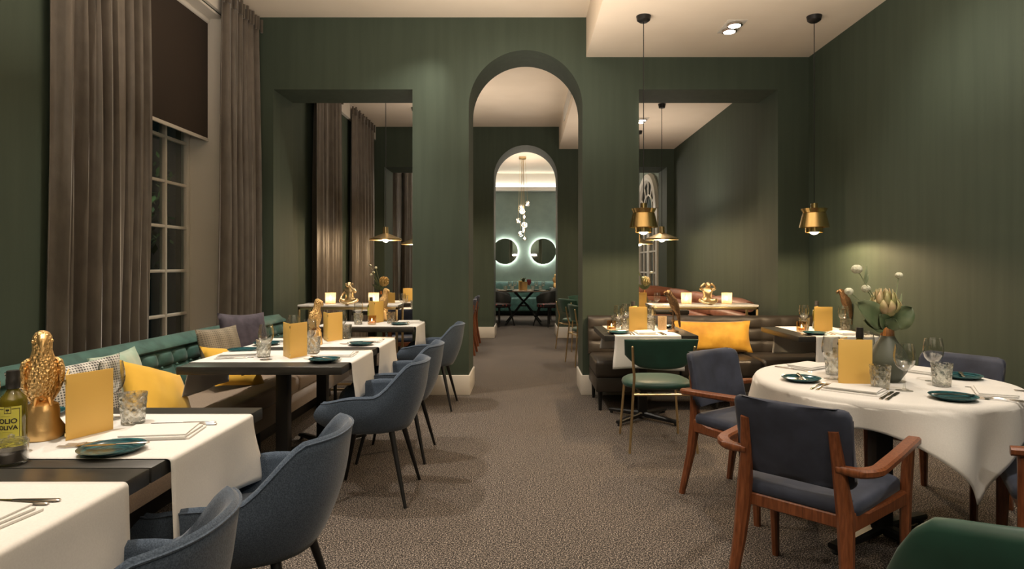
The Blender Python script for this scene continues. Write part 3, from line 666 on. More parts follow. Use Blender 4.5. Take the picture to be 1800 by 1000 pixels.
# ------------------------------------------------------------------ armchairs
def armchair(label, loc, rz):
    r = thing('armchair', label, 'armchair', loc, rz)
    N = 44; path = []
    # plan line of the shell, front-left round the back to front-right (chair faces +y)
    for i in range(N+1):
        u = i/N; t = (u-.5)*2
        an = t*R_(128); ex = .72
        cx = math.copysign(abs(math.sin(an))**.85, math.sin(an)); cyy = math.cos(an)
        path.append((cx*.285, (-cyy*.30 if cyy > 0 else -cyy*.42)-.005, abs(t)))
    def height(t): return .595+.165*(1-smoothstep(.30, .60, t))-.035*smoothstep(.70, 1, t)
    V = 12; bm = bm_new(); out = []; inn = []
    for (x, y, t) in path:
        H = height(t); tf = smoothstep(.8, 1, t); co = []; ci = []
        back = 1-smoothstep(.3, .6, t)
        for j in range(V+1):
            v = j/V; zb = .392; z = zb+(H-zb)*v
            w = .74+.26*(math.sin(min(1, v*1.35)*PI/2)**.8)
            px, py = x*w, y*w
            py += -back*.030*v*v + .015
            if t > .80: py -= (0.11)*((t-.80)/.20)*(abs(v-.55)*1.4)**2
            n = Vector((x, y*1.1, 0)).normalized()
            th = .036*(1-.15*v)
            co.append(Vector((px, py, z))); ci.append(Vector((px, py, z))-n*th)
        out.append(co); inn.append(ci)
    rings = []
    for co, ci in zip(out, inn):
        top = (co[-1]+ci[-1])/2+Vector((0,0,.012))
        rings.append(co+[top]+ci[::-1][:-3]+[Vector((ci[0].x*.85, ci[0].y*.85, .42)), Vector((co[0].x*.72, co[0].y*.72, .386))])
    loft(bm, rings, True, True)
    obj('shell', bm, bluef, r, ang=65)
    bm = bm_new(); rr = [ell((0,-.0,z), a, b_, 28) for z, a, b_ in ((.382,.13,.14),(.385,.165,.17),(.395,.185,.195),(.43,.205,.215),(.455,.225,.225),(.475,.22,.22),(.482,.17,.17))]
    rr = [[Vector((p.x, p.y+.02 if p.y > 0 else p.y, p.z)) for p in q] for q in rr]; loft(bm, rr); obj('seat', bm, bluef, r, ang=65)
    bm = bm_new(); pts = [Vector((p[0].x*1.0, p[0].y, p[0].z)) for p in []]
    for k in range(len(out)-1): pass
    tube(bm, [ (co[-1]+Vector((0,0,.002))) for co in out], .0035, 5); obj('rim_piping', bm, bluef, r)
    for sx in (-1, 1):
        for sy in (-1, 1):
            top = (sx*.135, sy*.13, .40); bot = (sx*.225, sy*.225, 0)
            bm = bm_new(); tube(bm, [bot, top], [.009, .017], 12); obj('leg', bm, blackm, r)
    return r
A0 = armchair('blue-grey fabric armchair whose rounded back shows lowest at the left table row', (-.955, 1.32, 0), R_(90))
dup(A0, (-.905, 2.07, 0), R_(90), 'large blue-grey armchair second from the camera, beside the big gold bird table')
dup(A0, (-.87, 3.58, 0), R_(90), 'blue-grey armchair with four visible black legs at the table with the black column')
dup(A0, (-.885, 4.32, 0), R_(90), 'blue-grey armchair tucked between two others, fourth from the camera')
dup(A0, (-.885, 5.80, 0), R_(90), 'blue-grey armchair standing in front of the left green pier')
# ------------------------------------------------------------------ wooden armchairs with velvet pads
def woodchair(label, loc, rz):
    r = thing('wooden_armchair', label, 'armchair', loc, rz)
    for s in (-1, 1):
        bm = bm_new(); barpath(bm, [(s*.215,-.285,0),(s*.195,-.235,.25),(s*.185,-.215,.42),(s*.168,-.235,.60),(s*.160,-.262,.725)], [.03,.045,.055,.042,.034], [.032,.045,.055,.034,.026], (1,0,0)); obj('rear_leg', bm, wood, r)
        bm = bm_new(); barpath(bm, [(s*.255,.235,0),(s*.262,.225,.40),(s*.268,.225,.52),(s*.275,.235,.605)], [.026,.036,.036,.030], [.032,.052,.052,.038], (1,0,0)); obj('front_leg', bm, wood, r)
        bm = bm_new(); P = [(s*.165,-.238,.592),(s*.225,-.240,.592)]
        for k in range(7): a = R_(k*15); P.append((s*(.225+.06*math.sin(a)), -.18-.06*math.cos(a), .592+.002*k))
        P += [(s*.288,.0,.612),(s*.287,.22,.622),(s*.285,.275,.618)]
        barpath(bm, P, [.030]*2+[.034]*7+[.040,.042,.038], [.028]*9+[.026,.024,.020], (0,0,1)) if False else None
        rings = []
        n = len(P)
        for i, p in enumerate(P):
            p = Vector(p); d_ = (Vector(P[min(i+1,n-1)])-Vector(P[max(i-1,0)])).normalized(); side = d_.cross(Vector((0,0,1))).normalized(); up = Vector((0,0,1))
            a_ = .018 if i < 3 else .024; h_ = .015 if i else .012
            rings.append([p+side*x_*a_+up*z_*h_ for x_, z_ in ((1,.5),(.7,1),(-.7,1),(-1,.5),(-1,-.5),(-.7,-1),(.7,-1),(1,-.5))])
        loft(bm, rings); obj('armrest', bm, wood, r)
        bm = bm_new(); barpath(bm, [(s*.19,-.22,.405),(s*.215,-.1,.395),(s*.235,.05,.395),(s*.262,.225,.40)], .028, [.085,.052,.05,.06], (1,0,0)); obj('side_rail', bm, wood, r)
    bm = bm_new(); bar(bm, (-.25,.225,.395), (.25,.225,.395), .05, .025, xdir=(0,0,1)); obj('front_rail', bm, wood, r)
    bm = bm_new(); bar(bm, (-.19,-.2,.395), (.19,-.2,.395), .05, .022, xdir=(0,0,1)); obj('rear_rail', bm, wood, r)
    bm = bm_new(); rings = []
    def rrect(w_, d_, rad, z, y0=0, front=1.12):
        P = []
        for cx, cy, a0 in ((1,1,0),(-1,1,90),(-1,-1,180),(1,-1,270)):
            for k in range(5):
                a = R_(a0+k*22.5); x = cx*(w_/2-rad)+rad*math.cos(a); y = cy*(d_/2-rad)+rad*math.sin(a); P.append(Vector((x*(front if y > 0 else 1), y+y0, z)))
        return P
    for z, k in ((.418,.97),(.425,1),(.445,1.0),(.462,.985),(.470,.94),(.474,.8),(.475,.4)): rings.append(rrect(.44*k, .47*k, .05*k, z, .025))
    loft(bm, rings); obj('seat', bm, navy, r, ang=70)
    # curved back pad
    bm = bm_new(); NX, NZ = 20, 10; W, H, T = .425, .30, .05
    def P3(u, v, s):
        x = u*W/2; cur = .035*(u*u); z = .505+H*(v+1)/2
        e = (max(0, 1-abs(u)**14)**.3)*(max(0, 1-abs(v)**10)**.3)
        zz = .505+H*((v*(1-.0*abs(u)))+1)/2
        cr = 1
        return Vector((x, -.235+cur-.075*((v+1)/2)+s*T/2*e+.03, zz))
    for s in (1, -1):
        G = [[bm.verts.new(P3(math.sin(PI/2*(2*i/NX-1)), math.sin(PI/2*(2*j/NZ-1)), s)) for i in range(NX+1)] for j in range(NZ+1)]
        for j in range(NZ):
            for i in range(NX): bm.faces.new((G[j][i], G[j][i+1], G[j+1][i+1], G[j+1][i]))
    bmesh.ops.remove_doubles(bm, verts=bm.verts, dist=1e-4)
    # round the corners in outline
    for v in bm.verts:
        u_ = v.co.x/(W/2); w_ = (v.co.z-.505)/H*2-1
        m_ = max(0, abs(u_)-.82)/.18; n_ = max(0, abs(w_)-.72)/.28
        L_ = math.hypot(m_, n_)
        if L_ > 1: v.co.x = math.copysign((.82+.18*m_/L_)*W/2, u_); v.co.z = .505+H*(math.copysign(.72+.28*n_/L_, w_)+1)/2
    obj('back_pad', bm, navy, r, ang=70)
    return r
W0 = woodchair('navy velvet chair with red-brown wooden arms seen from behind at the round table', (1.14, 2.47, 0), R_(45-90))
dup(W0, (1.233, 3.47, 0), R_(-55-90), 'navy velvet wooden armchair between the green chair and the round table')
dup(W0, (2.23, 3.37, 0), R_(212-90), 'navy velvet chair behind the round table against the green wall')
dup(W0, (2.17, 2.42, 0), R_(150-90), 'wooden armchair cut by the right edge of the photo at the round table')
dup(W0, (-1.02, 9.25, 0), R_(90), 'wooden chair seen edge-on past the left pier through the arch')
dup(W0, (-1.05, 10.3, 0), R_(90), 'wooden chair seen edge-on through the arch, further back than its twin')
dup(W0, (-1.42, 7.42, 0), R_(10), 'wooden chair with navy seat below the console in the left opening')
# ------------------------------------------------------------------ green velvet chairs on brass legs
def greenchair(label, loc, rz):
    r = thing('dining_chair', label, 'chair', loc, rz)
    for s in (-1, 1):
        bm = bm_new(); tube(bm, [(s*.235,-.27,0),(s*.205,-.235,.40),(s*.195,-.225,.52),(s*.205,-.245,.60),(s*.215,-.268,.735)], [.0085,.0095,.0095,.0095,.0095], 12); ball(bm, (s*.215,-.268,.735), .0095, 8); obj('rear_leg', bm, brassb, r)
        bm = bm_new(); tube(bm, [(s*.225,.245,0),(s*.195,.215,.42)], [.0085,.0095], 12); obj('front_leg', bm, brassb, r)
        bm = bm_new(); tube(bm, [(s*.20,-.23,.405),(s*.14,-.12,.40),(s*.14,.12,.40),(s*.195,.215,.42)], .007, 8); obj('side_rail', bm, brassb, r)
    bm = bm_new(); tube(bm, [(-.205,-.235,.40),(.205,-.235,.40)], .009, 12); obj('stretcher', bm, brassb, r)
    bm = bm_new(); rings = []
    for z, k in ((.418,.55),(.424,.85),(.436,.98),(.452,1.0),(.468,.97),(.480,.88),(.486,.7),(.487,.35)):
        P = []
        for i in range(36):
            a = 2*PI*i/36; c_, s_ = math.cos(a), math.sin(a)
            x = math.copysign(abs(c_)**.72, c_)*.245*k*(1.0 if s_ > 0 else 1.02); y = math.copysign(abs(s_)**.8, s_)*.225*k-.0
            P.append(Vector((x, y, z-.012*max(0, abs(x)/.245-.6)*k)))
        rings.append(P)
    loft(bm, rings); obj('seat', bm, greenv, r, ang=70)
    bm = bm_new(); NX, NZ = 24, 10; T = .03
    def P3(u, v, s):
        # outline: straight top, rounded lower corners
        low = .575+.055*abs(u)**3+.10*max(0, abs(u)-.62)**1.0*(abs(u)); top = .795-.012*u*u
        z = low+(top-low)*(v+1)/2; w = .262*(1-.04*(1-v)/2)
        e = (max(0, 1-u**16)**.3)*(max(0, 1-v**10)**.3)
        return Vector((u*w, -.245+.075*u*u-.045*(v+1)/2+.015+s*T/2*e, z))
    for s in (1, -1):
        G = [[bm.verts.new(P3(math.sin(PI/2*(2*i/NX-1)), math.sin(PI/2*(2*j/NZ-1)), s)) for i in range(NX+1)] for j in range(NZ+1)]
        for j in range(NZ):
            for i in range(NX): bm.faces.new((G[j][i], G[j][i+1], G[j+1][i+1], G[j+1][i]))
    bmesh.ops.remove_doubles(bm, verts=bm.verts, dist=1e-4); obj('backrest', bm, greenv, r, ang=70)
    return r
GC = greenchair('green velvet chair with thin brass legs in front of the dark leather bench', (.955, 4.60, 0), 0)
dup(GC, (.85, 8.30, 0), R_(-78), 'green velvet chair through the arch, nearest of the three behind the right pier')
dup(GC, (.82, 9.75, 0), R_(-62), 'green velvet chair through the arch, fully in view beside the rear pier')
dup(GC, (1.03, 10.5, 0), R_(200), 'green velvet chair through the arch, mostly hidden behind its neighbour')
# big green tub chair at the bottom right corner
r = thing('tub_chair', 'rounded green velvet chair back in the bottom right corner', 'armchair', (1.17, 1.47, 0), R_(10))
bm = bm_new(); rings = []; N = 32
for i in range(N+1):
    t = -1+2*i/N; an = t*R_(112); x = math.sin(an)*.30; y = .28-math.cos(an)*.28
    H = .80-.09*abs(t)**2.5-.25*smoothstep(.6, 1, abs(t)); n = Vector((math.sin(an), -math.cos(an), 0)); th = .03
    rim = []
    for k in range(16):
        a = 2*PI*k/16; zz = (H+.40)/2+(H-.40)/2*math.copysign(abs(math.sin(a))**.45, math.sin(a)); 
        rim.append(Vector((x, y, zz))*1.0+n*(th*math.copysign(abs(math.cos(a))**.6, math.cos(a)))+n*(.05*(zz-.4)/.4))
    rings.append(rim)
loft(bm, rings); bmesh.ops.transform(bm, matrix=Matrix.Rotation(PI, 4, 'Z') @ Matrix.Translation((0,-.28,0)) if False else Matrix.Translation((0,-.26,0)), verts=bm.verts); obj('shell', bm, greenv, r, ang=70)
bm = bm_new(); loft(bm, [ell((0,.03,z), .26*k, .26*k, 28) for z, k in ((.36,.8),(.38,.97),(.43,1),(.46,.96),(.475,.8),(.48,.4))]); obj('seat', bm, greenv, r, ang=70)
for sx in (-1, 1):
    for sy in (-1, 1): bm = bm_new(); tube(bm, [(sx*.24, sy*.22, 0), (sx*.17, sy*.16, .37)], .011, 10); obj('leg', bm, brassb, r)
# ------------------------------------------------------------------ tableware prototypes (the first placing uses each prototype itself)
USED = set()
def place(proto, key, loc, rz=0, label=None, group=None, scale=None):
    if key not in USED:
        USED.add(key); proto.location = loc; proto.rotation_euler = (0,0,rz)
        if label: proto['label'] = label
        if group: proto['group'] = group
        if scale: proto.scale = (scale,)*3
        return proto
    return dup(proto, loc, rz, label, group, scale)
def mk_wine():
    r = thing('wine_glass', 'wine glass', 'wine glass')
    bm = bm_new(); lathe(bm, [(.0,.089),(.010,.090),(.024,.098),(.036,.113),(.0425,.135),(.0435,.150),(.041,.175),(.0355,.205),(.0345,.205),(.0400,.175),(.0425,.150),(.0415,.135),(.035,.115),(.023,.101),(.009,.094),(.0,.093)], 32); obj('bowl', bm, glass, r)
    bm = bm_new(); lathe(bm, [(.0,0),(.0345,0),(.0345,.0015),(.012,.005),(.0045,.014),(.0035,.05),(.0042,.082),(.009,.0895),(.0,.0895)], 28); obj('stem', bm, glass, r)
    return r
def mk_tumbler():
    bm = bm_new(); seg = 48; prof = [(.0,0),(.034,0),(.0365,.003)]; K = 10
    for k in range(K+1): prof.append((.0365+.0075*k/K, .006+.090*k/K))
    prof += [(.0442,.099),(.0445,.106),(.0428,.106),(.0422,.099),(.0350,.014),(.0,.012)]
    def md(k, i):
        if k < 3 or k > 13: return 0
        kk = k-3; a = abs(((i+kk*1.2) % 6)-3)/3; b_ = abs(((i-kk*1.2) % 6)-3)/3
        return -.0026*max(0, 1-a*2.0)-.0026*max(0, 1-b_*2.0)
    lathe(bm, prof, seg, mod=md)
    o = obj('tumbler', bm, cutg, ang=18); return tag(o, 'tumbler', 'drinking glass')
def mk_plate():
    bm = bm_new(); lathe(bm, [(.0,.004),(.045,.004),(.052,0),(.056,.003),(.078,.011),(.088,.018),(.0885,.0195),(.086,.0195),(.076,.014),(.056,.008),(.0,.007)], 48)
    return tag(obj('side_plate', bm, platem), 'plate', 'plate')
def mk_knife(n='table_knife', k=1.0):
    r = thing(n, 'knife', 'knife'); L = .215*k
    bm = bm_new(); rings = []
    for u, w_, h_ in ((0,.004,.0008),(.05,.0085,.0012),(.2,.0095,.0014),(.5,.0085,.0016)): rings.append([Vector((-L/2+L*u, w_*a, .0022+h_*b_)) for a, b_ in ((1,.3),(0,1),(-.9,.3),(-.9,-.3),(0,-1),(1,-.3))])
    loft(bm, rings); obj('blade', bm, steel, r)
    bm = bm_new(); rings = []
    for u, w_, h_ in ((.49,.005,.0022),(.56,.0048,.003),(.8,.0068,.0034),(.97,.0075,.0036),(1,.005,.002)): rings.append([Vector((-L/2+L*u, w_*math.cos(t), .0035+h_*math.sin(t))) for t in [2*PI*q/8 for q in range(8)]])
    loft(bm, rings); obj('handle', bm, steel, r); return r
def mk_fork():
    r = thing('table_fork', 'fork', 'fork'); L = .195
    bm = bm_new()
    rings = []
    for u, w_, h_, z in ((.26,.0115,.001,.004),(.31,.0105,.0011,.004),(.37,.0045,.0015,.006),(.45,.003,.002,.009),(.7,.004,.0022,.006),(.95,.0068,.0022,.003),(1,.004,.001,.003)): rings.append([Vector((-L/2+L*u, w_*math.cos(t), z+h_*math.sin(t))) for t in [2*PI*q/8 for q in range(8)]])
    loft(bm, rings); obj('handle', bm, steel, r)
    for y in (-.0095,-.0032,.0032,.0095):
        bm = bm_new(); tube(bm, [(-L/2+.051,y,.0045),(-L/2+.025,y,.0025),(-L/2,y*.95,.0055)], [.0019,.0017,.0008], 6); obj('tine', bm, steel, r)
    return r
def mk_napkin():
    bm = bm_new()
    for (x0_, x1_, y0_, y1_, z0_, z1_, sk) in ((-.115,.115,-.075,.075,0,.0065,0),(-.108,.105,-.060,.078,.0068,.0130,.006),(-.100,.100,-.066,.070,.0133,.0185,-.006)):
        v0 = set(bm.verts); box(bm, (x0_,y0_,z0_), (x1_,y1_,z1_), .0019, 2)
        for v in bm.verts:
            if v not in v0: v.co.x += sk*v.co.y*8; v.co.z += .0015*math.sin(30*v.co.x+20*v.co.y)*(v.co.z > .006)
    return tag(obj('folded_napkin', bm, linen), 'napkin', 'napkin')
def mk_menu(op=55):
    r = thing('menu_card', 'menu', 'menu'); a = R_(op/2)
    for s, nm in ((-1,'cover'),(1,'cover')):
        bm = bm_new(); box(bm, (-.0015,0,0), (.0015,.150,.205), .0008); M = Matrix.Rotation(-s*a, 4, 'Z'); bmesh.ops.transform(bm, matrix=M, verts=bm.verts); c = obj('cover', bm, menum, r)
        bm = bm_new(); box(bm, (-.0035 if s > 0 else .0017,.006,.004), (-.0017 if s > 0 else .0035,.146,.201)); bmesh.ops.transform(bm, matrix=M, verts=bm.verts); obj('page', bm, menui, c)
    for z in (.02,.185):
        bm = bm_new(); tube(bm, [(0,-.003,z-.006),(0,-.004,z),(0,-.003,z+.006)], .0022, 8); obj('spine_rivet', bm, brass, r)
    return r
def mk_jar():
    r = thing('tealight_holder', 'tealight', 'candle holder')
    bm = bm_new(); lathe(bm, [(.0,0),(.033,0),(.038,.004),(.0395,.02),(.0395,.085),(.0365,.085),(.0365,.02),(.034,.012),(.0,.012)], 28); obj('glass_jar', bm, darkg, r)
    bm = bm_new(); lathe(bm, [(0,.013),(.024,.013),(.024,.034),(.0,.032)], 20); obj('tealight', bm, waxm, r)
    bm = bm_new(); lathe(bm, [(0,.034),(.004,.038),(.0045,.046),(.0,.060)], 10); obj('flame', bm, flamem, r); return r
def mk_votive():
    r = thing('candle_lantern', 'lantern', 'candle holder')
    bm = bm_new(); lathe(bm, [(.0,0),(.043,0),(.052,.006),(.055,.118),(.052,.118),(.049,.01),(.0,.008)], 32); obj('glass_cup', bm, cgold, r)
    bm = bm_new(); lathe(bm, [(0,.009),(.022,.009),(.022,.04),(.0,.038)], 18); obj('candle', bm, waxm, r)
    bm = bm_new(); lathe(bm, [(0,.040),(.006,.047),(.007,.060),(.0,.082)], 10); obj('flame', bm, flamem, r); return r
def mk_bottle():
    r = thing('oil_bottle', 'bottle', 'bottle')
    bm = bm_new(); lathe(bm, [(.0,0),(.031,0),(.034,.004),(.034,.150),(.031,.162),(.019,.176),(.0145,.185),(.0145,.196),(.0,.196)], 32); obj('glass_body', bm, oilm, r)
    bm = bm_new(); lathe(bm, [(.0,.188),(.0165,.188),(.0175,.192),(.0175,.215),(.0165,.217),(.0165,.236),(.0155,.240),(.0,.240)], 28); obj('cap', bm, capm, r)
    bm = bm_new(); R2 = .0346
    A = [-55+110*i/14 for i in range(15)]
    for a0, a1 in zip(A[:-1], A[1:]):
        q = [(R2*math.sin(R_(a)), -R2*math.cos(R_(a)), z) for a, z in ((a0,.020),(a1,.020),(a1,.140),(a0,.140))]; bm.faces.new([bm.verts.new(p) for p in q])
    bmesh.ops.remove_doubles(bm, verts=bm.verts, dist=1e-5); lb = obj('paper_label', bm, labelm, r)
    def ink(name, text, size, z, a0=0):
        cu = bpy.data.curves.new(name, 'FONT'); cu.body = text; cu.size = size; cu.align_x = 'CENTER'; cu.extrude = .0001; cu.offset = .0006*size/.02
        o = bpy.data.objects.new(name, cu); S.collection.objects.link(o); me = bpy.data.meshes.new_from_object(o); bpy.data.objects.remove(o)
        for v in me.vertices:
            a = v.co.x/R2+R_(a0); q = R2+.0006+v.co.z; v.co = Vector((q*math.sin(a), -q*math.cos(a), z+v.co.y))
        me.materials.clear(); me.materials.append(inkm); o = bpy.data.objects.new(name, me); S.collection.objects.link(o); o.parent = lb
    ink('lettering', 'OLIO', .019, .092); ink('lettering', 'OLIVA', .0165, .074)
    bm = bm_new()
    def strip(a0, a1, z0, z1):
        n = 8
        for i in range(n):
            b0, b1 = a0+(a1-a0)*i/n, a0+(a1-a0)*(i+1)/n
            bm.faces.new([bm.verts.new(((R2+.0006)*math.sin(R_(a)), -(R2+.0006)*math.cos(R_(a)), z)) for a, z in ((b0,z0),(b1,z0),(b1,z1),(b0,z1))])
    strip(-48,-45,.026,.134); strip(45,48,.026,.134); strip(-48,48,.026,.028); strip(-48,-16,.132,.134); strip(16,48,.132,.134)
    strip(-14,14,.120,.122); strip(-14,14,.138,.1395); strip(-14,-12,.12,.139); strip(12,14,.12,.139); strip(-7,7,.128,.133); strip(-1,1,.123,.129); strip(-30,10,.112,.1125); strip(-22,20,.066,.0665)
    o = obj('label_border', bm, inkm, r, smooth=False); o.parent = lb
    return r
WG, TU, PL, KN, BK, FO, NP, MN, TJ, VO, OB = mk_wine(), mk_tumbler(), mk_plate(), mk_knife(), mk_knife('butter_knife', .8), mk_fork(), mk_napkin(), mk_menu(), mk_jar(), mk_votive(), mk_bottle()
def wine(p, l): return place(WG, 'w', p, 0, l)
def tumb(p, l, a=0): return place(TU, 't', p, a, l)
TZ = .7532
def setting(x, y, ang, where, plate=None, off=0, knife=True, z=TZ):
    """one diner's place: napkin with cutlery beside it, side plate with a butter knife. ang = direction the diner faces"""
    f = Vector((math.cos(ang), math.sin(ang), 0)); rt = Vector((f.y, -f.x, 0)); c = Vector((x, y, z))
    place(NP, 'n', c, ang-PI/2+PI/2+off, 'white folded napkin %s' % where)
    for k, wd in ((0,'inner'),(1,'outer')):
        place(FO, 'f', c-rt*(.095+.022*k)+f*(-.01+.012*k)+Vector((0,0,.0)), ang+PI, '%s fork %s' % (wd, where))
        place(KN, 'k', c+rt*(.092+.020*k)+f*(.0-.012*k), ang+PI, '%s knife %s' % (wd, where))
    if plate:
        place(PL, 'p', (plate[0], plate[1], z), 0, 'small teal glazed plate %s' % where)
        if knife: place(BK, 'b', (plate[0], plate[1], z+.0195), ang+.35, 'butter knife resting on the teal plate %s' % where)
def T(px, py, z=TZ): return tp(px, py, z)
# table 0 and 1 (nearest, left)
setting(-1.20, 1.34, PI, 'on the table in the bottom left corner', None, -.15)
n1 = 'on the aisle side of the olive oil table'
def menu(p, a, l, op=None): return place(MN, 'm', p, a, l)
# forks and knives lie as in the photo: forks tips showing left of the plate, knives behind the napkin
p = (-1.185, 2.03, TZ); place(NP, 'n', p, R_(188), 'white folded napkin '+n1)
place(FO, 'f', (-1.30, 1.925, TZ), R_(14), 'inner fork '+n1); place(FO, 'f', (-1.31, 1.900, TZ), R_(14), 'outer fork '+n1)
place(KN, 'k', (-1.17, 2.145, TZ), R_(4), 'inner knife '+n1); place(KN, 'k', (-1.185, 2.168, TZ), R_(4), 'outer knife '+n1)
pl = (-1.215, 1.838, TZ-.0022); place(PL, 'p', pl, 0, 'small teal plate '+n1); place(BK, 'b', (-1.205, 1.846, TZ+.018), R_(12), 'butter knife '+n1)
place(PL, 'p', (-1.765, 2.26, TZ), 0, 'teal plate half hidden behind the big gold bird')
tumb(T(234,744), 'large cut glass tumbler right of the nearest yellow menu'); wine((-1.48, 2.235, TZ), 'wine glass behind the cut tumbler, right of the nearest yellow menu')
menu((-1.436, 1.955, TZ), R_(6), 'large yellow menu standing open beside the big gold bird')
place(OB, 'o', (-1.503, 1.835, TZ), R_(18), 'olive oil bottle with yellow label and black cap at the left edge')
# salt jar and glass vessel at the left edge
r = thing('salt_jar', 'round glass jar of dark salt in front of the oil bottle', 'jar', (-1.432, 1.742, TZ-.0018))
bm = bm_new(); lathe(bm, [(.0,0),(.036,0),(.039,.004),(.039,.045),(.037,.050),(.036,.050),(.036,.006),(.0,.006)], 28); obj('glass_jar', bm, glass, r)
bm = bm_new(); lathe(bm, [(.0,.007),(.0345,.007),(.0345,.038),(.0,.040)], 24); obj('dark_salt', bm, saltm, r)
bm = bm_new(); lathe(bm, [(.0,.052),(.040,.052),(.041,.058),(.038,.064),(.010,.066),(.006,.070),(.009,.076),(.0,.082)], 28); obj('glass_lid', bm, cutg, r)
r = thing('glass_cruet', 'tall clear glass cruet at the left edge behind the oil bottle', 'cruet', (-1.60, 1.865, TZ))
bm = bm_new(); lathe(bm, [(.0,0),(.026,0),(.028,.004),(.024,.12),(.026,.18),(.024,.18),(.022,.12),(.0,.006)], 24); obj('glass_body', bm, glass, r)
bm = bm_new(); lathe(bm, [(.0,.18),(.027,.18),(.027,.2),(.02,.21),(.0,.212)], 24); obj('stopper', bm, steel, r)
# table 2
n2 = 'on the aisle side of the table with the black column'; b2 = 'on the bench side of the table with the black column'
place(NP, 'n', (-1.155, 3.80, TZ), R_(184), 'white folded napkin '+n2)
for k in (0,1):
    place(FO, 'f', (-1.20+.03*k, 3.665-.02*k, TZ), R_(8), '%s fork %s' % (('inner','outer')[k], n2)); place(KN, 'k', (-1.16, 3.925+.022*k, TZ), R_(3), '%s knife %s' % (('inner','outer')[k], n2))
place(PL, 'p', (-1.15, 3.575, TZ-.0015), 0, 'small teal plate '+n2); place(BK, 'b', (-1.17, 3.58, TZ+.019), R_(150), 'butter knife '+n2)
place(NP, 'n', (-1.74, 3.80, TZ), R_(15), 'white folded napkin '+b2)
place(KN, 'k', (-1.72, 3.69, TZ), R_(20), 'knife '+b2)
place(PL, 'p', (-1.80, 3.975, TZ), 0, 'teal plate '+b2)
tumb((-1.567, 3.745, TZ), 'cut glass tumbler left of the open yellow menu on the black column table'); wine((-1.512, 3.645, TZ), 'wine glass left of the open yellow menu on the black column table')
tumb((-1.322, 3.90, TZ), 'cut glass tumbler right of the open yellow menu on the black column table'); wine((-1.378, 3.99, TZ), 'wine glass right of the open yellow menu on the black column table')
menu((-1.385, 3.68, TZ), R_(8), 'yellow menu with its spine to the camera on the black column table')
# table 3
n3 = 'on the aisle side of the table with the slim gold bird'; b3 = 'on the bench side of the table with the slim gold bird'
place(NP, 'n', (-1.15, 4.49, TZ), R_(184), 'white folded napkin '+n3)
for k in (0,1):
    place(FO, 'f', (-1.20+.02*k, 4.375-.02*k, TZ), R_(10), '%s fork %s' % (('inner','outer')[k], n3)); place(KN, 'k', (-1.15, 4.60+.022*k, TZ), R_(3), '%s knife %s' % (('inner','outer')[k], n3))
place(PL, 'p', (-1.135, 4.305, TZ-.0), 0, 'small teal plate '+n3); place(BK, 'b', (-1.12, 4.31, TZ+.0195), R_(20), 'butter knife '+n3)
place(NP, 'n', (-1.74, 4.50, TZ), R_(10), 'white folded napkin '+b3); place(PL, 'p', (-1.79, 4.32, TZ), 0, 'teal plate '+b3)
tumb((-1.348, 4.692, TZ), 'cut glass tumbler right of the second yellow menu in the left row'); wine((-1.41, 4.775, TZ-.001), 'wine glass right of the second yellow menu in the left row')
wine((-1.60, 4.32, TZ), 'wine glass left of the slim gold bird'); tumb((-1.66, 4.40, TZ), 'cut glass tumbler left of the slim gold bird')
menu((-1.425, 4.51, TZ), R_(2), 'yellow menu standing just right of the slim gold bird')
place(OB, 'o', (-1.55, 4.60, TZ), R_(0), 'oil bottle with black cap behind the slim gold bird')
# table 4
n4 = 'on the table beside the left pier'
place(NP, 'n', (-1.12, 6.0, TZ), R_(184), 'white folded napkin '+n4)
for k in (0,1): place(FO, 'f', (-1.20, 5.90-.02*k, TZ), R_(10), '%s fork %s' % (('inner','outer')[k], n4))
place(PL, 'p', (-1.165, 5.80, TZ), 0, 'small teal plate '+n4); place(BK, 'b', (-1.165, 5.80, TZ+.0195), R_(20), 'butter knife on the teal plate '+n4)
tumb((-1.56, 5.83, TZ), 'cut glass tumbler left of the tealight '+n4); wine((-1.59, 5.95, TZ), 'wine glass left of the tealight '+n4)
place(TJ, 'j', (-1.425, 5.80, TZ), 0, 'lit tealight in a smoked glass '+n4)
tumb((-1.285, 5.97, TZ), 'cut glass tumbler right of the yellow menu '+n4)
menu((-1.44, 5.965, TZ), R_(7), 'yellow menu with spine forward '+n4)
place(OB, 'o', (-1.515, 6.13, TZ), R_(0), 'oil bottle with black cap '+n4)
# consoles
for x, l in ((-2.045,'leftmost lit gold glass lantern on the left console'), (-1.592,'lit gold glass lantern right of the monkey on the left console'), (1.685,'lit gold glass lantern left of the monkey on the right console'), (2.108,'rightmost lit gold glass lantern on the right console')):
    place(VO, 'v', (x, 6.56, .9002), 0, l); lamp('POINT', (x, 6.56, .90+.07), .8, PEND, .02)
# right square tables
nA = 'on the table behind the green chair'; nB = 'on the table against the right wall'
place(TJ, 'j', T(1075,581), 0, 'lit tealight in amber glass '+nA)
place(PL, 'p', (.745, 5.045, TZ-.0015), 0, 'dark teal plate '+nA); place(BK, 'b', (.745, 5.045, TZ+.018), R_(10), 'butter knife on the plate '+nA)
wine((.80, 5.38, TZ), 'wine glass left of the yellow menu '+nA); tumb((.84, 5.27, TZ), 'cut tumbler left of the yellow menu '+nA)
place(NP, 'n', (.97, 5.06, TZ), R_(90), 'white folded napkin '+nA)
for k in (0,1):
    place(FO, 'f', (.86-.025*k, 5.04, TZ), R_(270), '%s fork %s' % (('inner','outer')[k], nA)); place(KN, 'k', (1.085+.022*k, 5.04, TZ), R_(270), '%s knife %s' % (('inner','outer')[k], nA))
tumb((1.05, 5.27, TZ), 'cut tumbler right of the yellow menu '+nA); wine((1.08, 5.40, TZ), 'wine glass right of the yellow menu '+nA)
